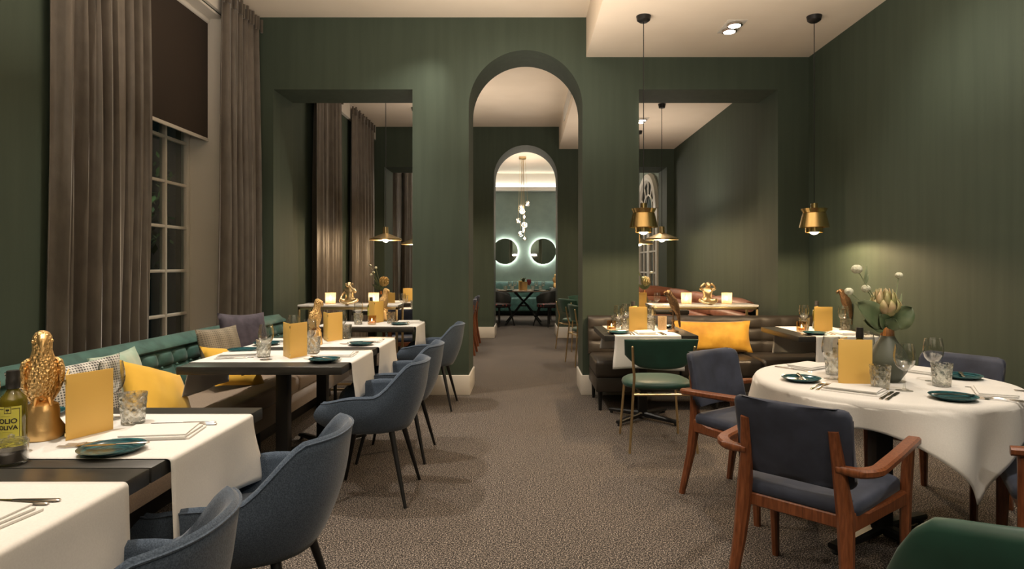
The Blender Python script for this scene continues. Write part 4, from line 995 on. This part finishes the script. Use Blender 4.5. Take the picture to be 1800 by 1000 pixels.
tumb((.80, 5.55, TZ), 'cut tumbler at the bench edge '+nA); wine((.90, 5.60, TZ), 'wine glass at the bench edge '+nA)
place(OB, 'o', (.93, 5.42, TZ), 0, 'oil bottle with black cap '+nA)
place(PL, 'p', (1.24, 5.56, TZ), 0, 'plate at the bench edge '+nA)
place(TJ, 'j', T(1409,583), 0, 'lit tealight in amber glass '+nB)
place(PL, 'p', (2.30, 4.98, TZ), 0, 'dark teal plate '+nB)
wine((2.42, 5.44, TZ), 'wine glass left of the yellow menu '+nB); tumb((2.36, 5.30, TZ), 'cut tumbler left of the yellow menu '+nB)
place(NP, 'n', (2.56, 5.02, TZ), R_(90), 'white folded napkin '+nB)
for k in (0,1):
    place(FO, 'f', (2.44-.025*k, 5.02, TZ), R_(270), '%s fork %s' % (('inner','outer')[k], nB)); place(KN, 'k', (2.675+.022*k, 5.02, TZ), R_(270), '%s knife %s' % (('inner','outer')[k], nB))
tumb((2.66, 5.20, TZ), 'cut tumbler right of the yellow menu '+nB); wine((2.70, 5.32, TZ), 'wine glass right of the yellow menu '+nB)
place(OB, 'o', (2.53, 5.44, TZ), 0, 'oil bottle with black cap '+nB)
def lattice(p, l):
    bm = bm_new(); lathe(bm, [(0,0),(.033,0),(.036,.004),(.038,.115),(.035,.115),(.033,.006),(0,.006)], 24); return tag(obj('gold_tumbler', bm, cgold, None, p), l, 'candle holder')
lattice((1.165, 5.34, TZ), 'patterned gold glass cup '+nA); lattice((2.59, 5.39, TZ), 'patterned gold glass cup '+nB)
# flat-facing menus: turned so one cover faces the room
menu((.86, 5.20, TZ), R_(-62.5), 'yellow menu facing the room '+nA)
menu((2.40, 5.20, TZ), R_(-62.5), 'yellow menu facing the room '+nB)
# round table
nR = 'on the round table'
setting(1.405, 2.745, R_(35), 'at the near left place '+nR, None, 0) if False else None
def rset(c, ang, who, plate, ks=(0,1), fs=(0,1), nap=True):
    f = Vector((math.cos(ang), math.sin(ang), 0)); rt = Vector((f.y, -f.x, 0)); c = Vector((*c, TZ))
    if nap: place(NP, 'n', c, ang-PI/2, 'white folded napkin at the %s place %s' % (who, nR))
    for k in fs: place(FO, 'f', c-rt*(.128+.024*k)+f*.01, ang+PI, '%s fork at the %s place %s' % (('inner','outer')[k], who, nR))
    for k in ks: place(KN, 'k', c+rt*(.128+.022*k)-f*.01, ang+PI, '%s knife at the %s place %s' % (('inner','outer')[k], who, nR))
    if plate: place(PL, 'p', (*plate, TZ), 0, 'teal glazed plate at the %s place %s' % (who, nR)); place(BK, 'b', (*plate, TZ+.0195), ang+.5, 'butter knife on the plate at the %s place %s' % (who, nR))
rset((1.43, 2.725), R_(48), 'near left', (1.305, 2.965))
rset((1.52, 3.36), R_(-55), 'far left', None, ks=(0,), fs=(0,))
rset((2.02, 3.24), R_(212), 'far right', (2.115, 3.035), ks=(), fs=(0,))
rset((2.00, 2.66), R_(150), 'near right', (1.745, 2.555), ks=(0,), fs=(0,1))
tumb((1.545, 3.14, TZ), 'cut tumbler left of the yellow menu '+nR); wine((1.475, 3.02, TZ), 'wine glass left of the yellow menu '+nR)
tumb((1.572, 2.775, TZ), 'cut tumbler nearest the camera, right of the menu '+nR); wine((1.655, 2.735, TZ), 'wine glass in front of the grey green vase '+nR)
tumb((1.885, 2.835, TZ), 'rightmost cut tumbler '+nR); wine((1.925, 2.955, TZ), 'rightmost wine glass '+nR)
wine((1.775, 3.27, TZ), 'wine glass behind the yellow menu, left of the vase '+nR); tumb((1.69, 3.35, TZ), 'cut tumbler hidden behind the yellow menu '+nR)
place(OB, 'o', (1.66, 3.11, TZ), 0, 'oil bottle with black cap behind the menu '+nR)
menu((1.452, 2.905, TZ), R_(-68), 'large yellow menu facing the camera '+nR)
# beyond the openings
n5 = 'on the table beyond the left opening'
menu((-1.80, 7.9, TZ), R_(-60), 'yellow menu '+n5); wine((-1.53, 7.76, TZ), 'wine glass '+n5); tumb((-1.42, 7.95, TZ), 'cut tumbler '+n5)
menu((-1.86, 9.5, TZ), R_(-60), 'yellow menu on the second table beyond the left opening'); wine((-1.55, 9.45, TZ), 'wine glass on the second table beyond the left opening'); tumb((-1.80,9.35,TZ), 'cut tumbler on the second table beyond the left opening')
place(PL, 'p', (-1.3, 7.8, TZ), 0, 'plate '+n5)
n6 = 'on the table beyond the right opening'
menu((1.40, 8.0, TZ), R_(-60), 'yellow menu '+n6); wine((1.68, 8.0, TZ), 'wine glass '+n6); tumb((1.58, 7.85, TZ), 'cut tumbler '+n6); wine((1.86, 8.1, TZ), 'wine glass behind the bronze bird '+n6)
# ------------------------------------------------------------------ figurines
def skin(name, chains, m, parent=None, sub=2):
    """chains: lists of (x,y,z,r); points with equal coordinates are joined into one skeleton"""
    V, E, Rr, idx = [], [], [], {}
    for ch in chains:
        prev = None
        for x, y, z, rad in ch:
            k = (round(x, 4), round(y, 4), round(z, 4))
            if k not in idx: idx[k] = len(V); V.append((x, y, z)); Rr.append(rad)
            if prev is not None and prev != idx[k]: E.append((prev, idx[k]))
            prev = idx[k]
    me = bpy.data.meshes.new(name); me.from_pydata(V, E, []); o = bpy.data.objects.new(name, me); S.collection.objects.link(o)
    o.modifiers.new('Skin', 'SKIN')
    for i, sv in enumerate(me.skin_vertices[0].data): sv.radius = (Rr[i], Rr[i]); sv.use_root = i == 0
    sb = o.modifiers.new('Sub', 'SUBSURF'); sb.levels = sub; sb.render_levels = sub
    dg = bpy.context.evaluated_depsgraph_get(); me2 = bpy.data.meshes.new_from_object(o.evaluated_get(dg)); bpy.data.objects.remove(o)
    for p in me2.polygons: p.use_smooth = True
    me2.materials.clear(); me2.materials.append(m); o = bpy.data.objects.new(name, me2); S.collection.objects.link(o)
    if parent: o.parent = parent
    return o
def monkey(label, loc, rz, pose, m):
    r = thing('monkey_figurine', label, 'figurine', loc, rz)
    # faces -y; seated cross-legged
    P = (0,0,.035); C = []
    C.append([(0,.005,.035,.040),(0,.005,.075,.044),(0,0,.115,.046),(0,-.004,.150,.036),(0,-.008,.172,.020),(0,-.014,.200,.031),(0,-.018,.222,.024)])
    for s in (-1, 1):
        C.append([(0,.005,.035,.040),(s*.045,-.005,.030,.026),(s*.088,-.030,.048,.019),(s*.083,-.048,.036,.016),(s*.045,-.072,.018,.013),(s*.012,-.082,.012,.012),(s*-.014,-.088,.010,.009)])
    def arm(s, kind):
        if kind == 'knee': return [(0,-.004,.150,.036),(s*.045,-.002,.150,.019),(s*.066,-.010,.112,.015),(s*.078,-.030,.078,.012),(s*.076,-.050,.058,.013),(s*.070,-.062,.050,.008)]
        if kind == 'face': return [(0,-.004,.150,.036),(s*.045,-.002,.150,.019),(s*.068,-.030,.125,.015),(s*.050,-.055,.150,.012),(s*.022,-.056,.190,.011),(s*.010,-.054,.208,.009)]
        if kind == 'chin': return [(0,-.004,.150,.036),(s*.045,-.002,.150,.019),(s*.062,-.030,.110,.014),(s*.040,-.058,.120,.012),(s*.012,-.055,.165,.011),(0,-.050,.180,.009)]
        return [(0,-.004,.150,.036),(s*.045,-.002,.152,.019),(s*.078,-.012,.160,.015),(s*.066,-.020,.190,.012),(s*.042,-.022,.208,.013),(s*.034,-.022,.224,.009)]
    C.append(arm(-1, pose[0])); C.append(arm(1, pose[1]))
    skin('body', C, m, r)
    bm = bm_new(); ball(bm, (0,-.046,.195), .017, 12, (1.05,.7,.85)); ball(bm, (0,-.030,.203), .028, 14, (1,.9,1.05)); obj('face', bm, m, r)
    for s in (-1, 1):
        bm = bm_new(); ball(bm, (s*.035,-.012,.208), .013, 10, (.5,.9,1.1)); obj('ear', bm, m, r)
        bm = bm_new(); ball(bm, (s*.011,-.056,.207), .0038, 8); obj('eye', bm, m, r)
        for k in range(4):
            x0 = s*-.010+s*.008*k; bm = bm_new(); tube(bm, [(x0,-.088-.002*k,.010),(x0+s*.002,-.102,.006),(x0+s*.002,-.108,.003)], [.0045,.004,.003], 6); obj('toe', bm, m, r)
    return r
monkey('gilt monkey figurine hiding its face with one hand on the left console', (-1.828, 6.50, .9002), R_(0), ('knee', 'face'), gilt)
monkey('gilt monkey figurine holding both hands over its ears on the right console', (1.888, 6.50, .9002), R_(0), ('ear', 'ear'), gilt)
def bird(name, label, loc, rz, k=1.0, m1=goldf, m2=gold, front=False):
    """upright parrot standing on a rock; faces -y before turning"""
    r = thing(name, label, 'figurine', loc, rz)
    bm = bm_new(); rings = []; rnd = random.Random(4)
    for z, a, b_ in ((0,.054,.052),(.006,.058,.055),(.035,.056,.052),(.060,.047,.045),(.085,.047,.043),(.108,.042,.036),(.118,.024,.022)):
        rings.append([Vector((a*k*(1+.07*math.sin(3*t+z*60)+.05*math.sin(5*t+z*90))*math.cos(t), b_*k*(1+.06*math.cos(4*t+z*50))*math.sin(t), z*k)) for t in [2*PI*i/24 for i in range(24)]])
    loft(bm, rings); obj('rock_base', bm, m2, r)
    bm = bm_new(); rings = []
    for z, y, a, b_ in ((.108,.012,.014,.014),(.125,.010,.028,.026),(.150,.006,.038,.036),(.185,.004,.045,.043),(.215,.002,.045,.044),(.242,0,.039,.041),(.262,-.004,.031,.036),(.282,-.010,.026,.032),(.305,-.015,.0265,.033),(.325,-.018,.025,.031),(.338,-.016,.018,.022),(.344,-.014,.006,.008)):
        rings.append([Vector((a*k*math.cos(t), (y+b_*math.sin(t))*k, z*k)) for t in [2*PI*i/24 for i in range(24)]])
    loft(bm, rings); obj('body', bm, m1, r)
    for s in (-1, 1):
        bm = bm_new(); rings = []
        for z, x, y, a, b_ in ((.255,.034,.005,.006,.012),(.245,.043,.006,.010,.026),(.215,.049,.008,.011,.034),(.175,.047,.016,.010,.032),(.140,.037,.026,.008,.024),(.105,.022,.038,.005,.014),(.075,.014,.045,.003,.006)):
            rings.append([Vector(((s*x+a*math.cos(t))*k, (y+b_*math.sin(t))*k, z*k)) for t in [2*PI*i/14 for i in range(14)]])
        loft(bm, rings); obj('wing', bm, m1, r)
        bm = bm_new(); 
        tube(bm, [(s*.016*k,-.004*k,.132*k),(s*.020*k,-.020*k,.116*k),(s*.021*k,-.034*k,.108*k)], [.009*k,.007*k,.004*k], 8); obj('foot', bm, m2, r)
        bm = bm_new(); ball(bm, (s*.0235*k,-.028*k,.312*k), .0055*k, 10); obj('eye', bm, m2, r)
    bm = bm_new(); tube(bm, [(0,-.038*k,.322*k),(0,-.056*k,.314*k),(0,-.063*k,.298*k),(0,-.056*k,.280*k)], [.016*k,.014*k,.009*k,.002*k], 12); obj('beak', bm, m2, r)
    bm = bm_new(); rings = []
    for z, y, a, b_ in ((.13,.035,.018,.010),(.10,.048,.016,.008),(.06,.058,.012,.006),(.03,.064,.006,.004)): rings.append([Vector((a*k*math.cos(t), (y+b_*math.sin(t))*k, z*k)) for t in [2*PI*i/12 for i in range(12)]])
    loft(bm, rings); obj('tail', bm, m1, r)
    return r
BR = bird('parrot_figurine', 'large gold parrot figurine on a rock base, nearest on the left table', (-1.533, 1.985, TZ), R_(38), .995)
dup(BR, (-1.455, 4.345, TZ), R_(75), 'slim gold parrot figurine left of the second yellow menu', None, (.8,.8,.93))
dup(BR, (-1.40, 6.205, TZ), R_(75), 'gold parrot head showing over the menu beside the left pier', None, (.85,.85,.95))
def perch_bird(label, loc, rz, mirror=1):
    r = thing('bird_on_perch', label, 'figurine', loc, rz)
    bm = bm_new(); lathe(bm, [(0,0),(.045,0),(.047,.004),(.040,.010),(.018,.014),(.012,.022),(.009,.035),(.013,.045),(.013,.06),(.008,.066),(.008,.085),(.016,.092),(.010,.100),(.006,.110),(.006,.165),(0,.165)], 24); obj('stand', bm, bronze, r)
    bm = bm_new(); tube(bm, [(-.03,0,.168),(.035,0,.168)], .006, 8); obj('perch', bm, bronze, r)
    s = mirror; bm = bm_new(); rings = []
    for x, z, a, b_ in ((-.045,.345,.006,.006),(-.042,.338,.018,.017),(-.034,.322,.026,.024),(-.022,.300,.026,.025),(-.008,.268,.034,.031),(.006,.230,.038,.035),(.020,.192,.030,.028),(.033,.160,.018,.018),(.045,.115,.013,.010),(.055,.060,.010,.006),(.058,.035,.005,.004)):
        d = Vector((.35,0,-1)).normalized(); u = Vector((d.z*-1,0,d.x)).normalized()
        rings.append([Vector((s*x,0,z))+Vector((s*u.x,0,u.z))*a*math.cos(t)+Vector((0,1,0))*b_*math.sin(t) for t in [2*PI*i/18 for i in range(18)]])
    loft(bm, rings); obj('body', bm, bronze, r)
    bm = bm_new(); tube(bm, [(s*-.055,0,.330),(s*-.072,0,.318),(s*-.072,0,.300)], [.012,.009,.002], 10); obj('beak', bm, bronze, r)
    for q in (-1, 1):
        bm = bm_new(); rings = []
        for x, z, a, b_ in ((-.020,.290,.008,.004),(.0,.262,.026,.008),(.014,.220,.028,.008),(.034,.170,.018,.006),(.050,.110,.006,.003)): rings.append([Vector((s*(x+.95*a*math.cos(t)), q*.032*(1 if z > .18 else .7)+b_*math.sin(t), z+.3*a*math.cos(t))) for t in [2*PI*i/12 for i in range(12)]])
        loft(bm, rings); obj('wing', bm, bronze, r)
        bm = bm_new(); ball(bm, (s*-.040,q*.022,.328), .004, 8); obj('eye', bm, gold, r)
    return r
perch_bird('dark bronze parrot on a candlestick perch behind the green chair', (1.225, 5.20, TZ), 0, 1)
perch_bird('dark bronze bird on a perch by the right wall, behind the flowers', (2.788, 5.46, TZ-.0015), 0, 1)
# ------------------------------------------------------------------ flowers
def leaf(bm, base, tip, w, cup=.15, n=8, round_=True, up=(0,0,1)):
    base, tip = Vector(base), Vector(tip); d = tip-base; L = d.length; d.normalize(); side = d.cross(Vector(up)).normalized(); nn = side.cross(d)
    rows = []
    for i in range(n+1):
        u = i/n; ww = w*(math.sin(PI*min(1, u**.75))**(.55 if round_ else .9)) if 0 < u < 1 else .0008
        rows.append([bm.verts.new(base+d*L*u+side*ww*v_+nn*(cup*w*abs(v_)**2+.1*L*math.sin(PI*u))) for v_ in (-1,-.5,0,.5,1)])
    for a, b_ in zip(rows[:-1], rows[1:]):
        for j in range(4): bm.faces.new((a[j], a[j+1], b_[j+1], b_[j]))
def leafobj(args, parent, m=leafm, name='leaf'):
    bm = bm_new(); leaf(bm, *args[0], **args[1]); return obj(name, bm, m, parent, ang=180, mods=[('SOLIDIFY', dict(thickness=.0012))])
def protea(parent, c, k=1.0, m=petal, open_=0.0, ax=(0,0,1)):
    r_ = random.Random(5); q = Vector((0,0,1)).rotation_difference(Vector(ax)).to_matrix(); c = Vector(c); PT = []
    for ring, (n, r0, r1, z0, z1, w_) in enumerate(((9,.018,.050,-.01,.045,.017),(10,.022,.062,.0,.075,.017),(10,.020,.052+open_,.01,.105,.015),(9,.015,.040+open_*.7,.02,.118,.012),(7,.010,.024+open_*.3,.03,.122,.010))):
        for i in range(n):
            a = 2*PI*(i+.5*(ring % 2))/n+r_.uniform(-.05,.05); rr = r1*r_.uniform(.93,1.05)
            b0 = Vector((r0*math.cos(a), r0*math.sin(a), z0)); mid = Vector((rr*math.cos(a), rr*math.sin(a), z0+(z1-z0)*.5)); tp_ = Vector((rr*(.80+open_*3)*math.cos(a), rr*(.80+open_*3)*math.sin(a), z1))
            bm = bm_new(); rows = []; side = Vector((-math.sin(a), math.cos(a), 0)); out = Vector((math.cos(a), math.sin(a), 0))
            for j in range(7):
                u = j/6; p = b0*(1-u)**2+mid*2*u*(1-u)*1.0+tp_*u*u; p += (mid-(b0+tp_)/2)*.5*math.sin(PI*u)
                ww = w_*(math.sin(PI*(.12+.88*u))**.7 if u < 1 else .05)
                rows.append([bm.verts.new(c+q@((p+side*ww*v_-out*.35*ww*v_*v_)*k)) for v_ in (-1,-.5,0,.5,1)])
            for x_, y_ in zip(rows[:-1], rows[1:]):
                for j in range(4): bm.faces.new((x_[j], x_[j+1], y_[j+1], y_[j]))
            obj('petal', bm, m, parent, ang=180, mods=[('SOLIDIFY', dict(thickness=.0015))])
def puff(parent, p, r, frm):
    bm = bm_new(); tube(bm, [frm, ((p[0]+frm[0])/2+.01, (p[1]+frm[1])/2, (p[2]+frm[2])/2), p], [.0028,.0024,.002], 6); st = obj('stem', bm, stemm, parent)
    bm = bm_new(); ball(bm, p, r, 18, (1,1,.85)); 
    for v in bm.verts:
        d = (v.co-Vector(p)); v.co += d*.06*math.sin(9*math.atan2(d.y, d.x))
    obj('flower_head', bm, scab, st)
vz = thing('flower_vase', 'grey green vase with copper neck on the round table', 'vase', (1.715, 2.965, TZ))
bm = bm_new(); lathe(bm, [(0,0),(.045,0),(.052,.006),(.080,.050),(.092,.085),(.090,.105),(.070,.150),(.042,.190),(.031,.212),(.029,.216),(.0,.216)], 40); obj('body', bm, vasem, vz)
bm = bm_new(); lathe(bm, [(.0285,.214),(.0295,.218),(.0265,.262),(.0275,.264),(.0245,.264),(.0245,.214)], 36); obj('copper_neck', bm, copper, vz)
fl = thing('flower_bouquet', 'protea with round leaves and white pincushion flowers in the grey green vase', 'flowers', (1.715, 2.965, TZ+.20))
bm = bm_new(); tube(bm, [(0,0,.03),(-.004,0,.075),(-.012,-.005,.12)], .009, 10); obj('protea_stem', bm, stemm, fl)
protea(fl, (-.018,-.005,.105), 1.12)
def fp(px, py, dy=0): Y = 2.965+dy; return ((px-924)*Y/1100-1.715, dy, 1.3+(467-py)*Y/1100-TZ-.20)
for px, py, r_, dy in ((1506,473,.024,-.02),(1522,507,.020,.0),(1492,512,.019,-.04),(1580,484,.017,.02)): puff(fl, fp(px,py,dy), r_, (.0,.0,.06))
for a, b_, w_ in (((1550,572),(1503,531),.050),((1552,575),(1516,563),.036),((1566,573),(1602,540),.046),((1556,574),(1545,552),.030),((1560,576),(1574,560),.032)):
    p, q = fp(*a, -.03), fp(*b_, -.05); leafobj(((p, q, w_*1.15), dict(cup=.25, up=(0,-1,.35))), fl)
for a, b_ in (((1518,497),(1523,466)),((1520,500),(1526,482)),((1577,543),(1585,516))): leafobj(((fp(*a), fp(*b_), .007), dict(cup=.1, round_=False, up=(0,-1,0))), fl, stemm)
# smaller bouquets beyond the openings
def bouquet(loc, label, vlabel, seed, dried=True):
    v = thing('flower_vase', vlabel, 'vase', loc); bm = bm_new(); lathe(bm, [(0,0),(.035,0),(.05,.03),(.055,.07),(.035,.14),(.018,.18),(.018,.22),(0,.22)], 24); obj('body', bm, vasem, v)
    bm = bm_new(); lathe(bm, [(.0185,.18),(.0195,.185),(.0195,.225),(.0165,.225),(.0165,.18)], 20); obj('copper_neck', bm, copper, v)
    f = thing('flower_bouquet', label, 'flowers', (loc[0], loc[1], loc[2]+.19)); protea(f, (.03 if dried else 0,0,.10), 1.0, petald if dried else petal, .008 if dried else 0, (.25,0,1))
    for x, z in ((-.13,.36),(-.06,.33),(-.09,.27),(-.12,.24)) if dried else ((-.10,.30),(.09,.27),(-.02,.20)): puff(f, (x,0,z), .017, (0,0,.04))
    for x, z, w_ in ((-.09,.30,.010),(-.10,.12,.02),(.07,.12,.02),(-.05,.20,.012)): leafobj((((0,0,.05),(x,-.02,z),w_), dict(cup=.1, up=(0,-1,0))), f)
    return v
bouquet((-1.86, 8.02, TZ), 'dried golden protea with pale pincushions seen through the left opening', 'slim vase on the table beyond the left square opening', 1)
bouquet((-1.62, 9.7, TZ), 'flowers on the second table beyond the left opening, cut by the pier', 'vase on the second table beyond the left opening', 2, False)
bouquet((1.56, 8.21, TZ), 'leafy flowers with yellow pincushions seen past the right pier', 'slim vase on the table beyond the right opening', 3, False)
# ------------------------------------------------------------------ far room
fr = thing('round_table', 'dark round dining table with crossed legs in the far room', 'table', (-.045, 14.1, 0))
bm = bm_new(); lathe(bm, [(0,.725),(.57,.725),(.60,.735),(.60,.75),(0,.75)], 56); obj('tabletop', bm, mat('far_table_top', (.30,.22,.16), .25), fr)
for k in range(4):
    a = PI/4+k*PI/2; c_, s_ = math.cos(a), math.sin(a)
    bm = bm_new(); barpath(bm, [(c_*.56, s_*.56, 0),(c_*.10, s_*.10, .42),(-c_*.30, -s_*.30, .725)], .045, .035, (-s_, c_, 0)); obj('leg', bm, blackm, fr)
bm = bm_new(); lathe(bm, [(.09,.39),(.12,.39),(.12,.42),(.09,.42)], 24); obj('leg_ring', bm, blackm, fr)
def tub(label, loc, rz):
    r = thing('tub_chair', label, 'chair', loc, rz)
    bm = bm_new(); rings = []
    for i in range(25):
        t = -1+2*i/24; an = t*R_(105); x = math.sin(an)*.28; y = -math.cos(an)*.26; H = .78-.14*abs(t)**1.5; n = Vector((math.sin(an), -math.cos(an), 0)); Lb = .52-.02*abs(t)
        rings.append([Vector((x, y, z))+n*o_ for z, o_ in ((Lb,.015),(H-.02,.03),(H,.018),(H-.02,0),(Lb,-.012))])
    loft(bm, rings); obj('backrest', bm, mat('dark_shell', (.03,.032,.03), .4) if 'dark_shell' not in bpy.data.materials else bpy.data.materials['dark_shell'], r)
    bm = bm_new(); loft(bm, [ell((0,.02,z), .25*k, .25*k, 24) for z, k in ((.40,.85),(.42,1),(.47,1),(.485,.8),(.49,.4))]); obj('floral_seat', bm, floralb, r)
    for sx in (-1, 1):
        for sy in (-1, 1): bm = bm_new(); tube(bm, [(sx*.24, sy*.24, 0), (sx*.15, sy*.15, .41)], [.011,.018], 8); obj('leg', bm, blackm, r)
    return r
tc = tub('dark tub chair with floral seat, front left of the far round table', (-.58, 13.55, 0), R_(-42))
dup(tc, (.50, 13.5, 0), R_(40), 'dark tub chair with floral seat, front right of the far round table')
dup(tc, (-.62, 14.65, 0), R_(-130), 'dark tub chair behind the far round table on the left'); dup(tc, (.58, 14.7, 0), R_(130), 'dark tub chair behind the far round table on the right')
fb = thing('wall_bench', 'dark teal velvet bench along the far wall below the mirrors', 'bench', (0, 16.6, 0))
bm = bm_new(); tufted(bm, 5.0, .44, .83, .3, [], .02, .05, .12, M=Matrix.Translation((-2.5,.12,0))); obj('backrest', bm, tealv, fb)
bm = bm_new(); box(bm, (-2.5,-.42,.12), (2.5,.16,.46), .03, 3); obj('seat', bm, tealv, fb)
sbox('trim_5', (-2.7, 16.87, 0), (2.6, 17.0, .88), mat('ledge_teal', (.30,.42,.38), .4))
for x, l in ((-1.25,'left'), (1.02,'right')): table('dining_table', x-.42, x+.42, 15.45, 16.15, 'table before the far wall bench on the %s' % l)
dup(BR, (-.90, 15.75, .7505), R_(0), 'small gold bird figurine left in front of the far wall', None, 1.0); dup(BR, (.74, 15.75, .7505), R_(0), 'small gold bird figurine right in front of the far wall', None, 1.0)
bk = thing('wine_bucket', 'gold pot with herbs on the far round table', 'bucket', (-.05, 14.05, .7505))
bm = bm_new(); lathe(bm, [(0,0),(.085,0),(.092,.19),(.086,.19),(.08,.01),(0,.01)], 28); obj('pot', bm, gold, bk)
for i in range(10):
    a = i*2.4; leafobj((((0,0,.15),(.08*math.cos(a), .08*math.sin(a), .25+.02*(i % 3)),.02), dict(cup=.2)), bk)
menu((-.16, 14.3, .7505), R_(-80), 'yellow menu behind the gold pot on the far round table')
fg = [(-.45,13.95),(-.36,14.2),(-.30,13.88),(-.24,14.12),(.16,13.9),(.24,14.15),(.33,13.95),(.40,14.2)]
for i, (x, y) in enumerate(fg):
    sd = 'left' if x < 0 else 'right'
    o = (wine if i % 2 else tumb)((x, y, .7505), '%s among the glasses %s of the gold pot on the far table' % ('wine glass' if i % 2 else 'cut tumbler', sd)); o['group'] = '%s glasses %s of the gold pot' % ('wine' if i % 2 else 'cut', sd)
rg = thing('red_wine_glass', 'dark red wine glass with tall stem behind the gold pot', 'wine glass', (.075, 14.25, .7505))
bm = bm_new(); lathe(bm, [(0,.10),(.02,.105),(.05,.15),(.055,.19),(.045,.24),(0,.24)], 24); obj('bowl', bm, mat('red_glass', (.16,.02,.03), .08), rg)
bm = bm_new(); lathe(bm, [(0,0),(.04,0),(.005,.01),(.005,.1),(0,.1)], 20); obj('stem', bm, glass, rg)
for x, y, l in ((.24,13.72,'front right'),(-.35,13.66,'front left'),(.50,14.0,'right')): place(PL, 'p', (x, y, .7505), 0, 'dark plate at the %s of the far round table' % l)
lamp('SPOT', (-1.5,15.2,3.7), 60, (.95,1,.95), .05, (-1.2,16.9,1.5), 110); lamp('SPOT', (1.5,15.2,3.7), 60, (.95,1,.95), .05, (1.2,16.9,1.5), 110)
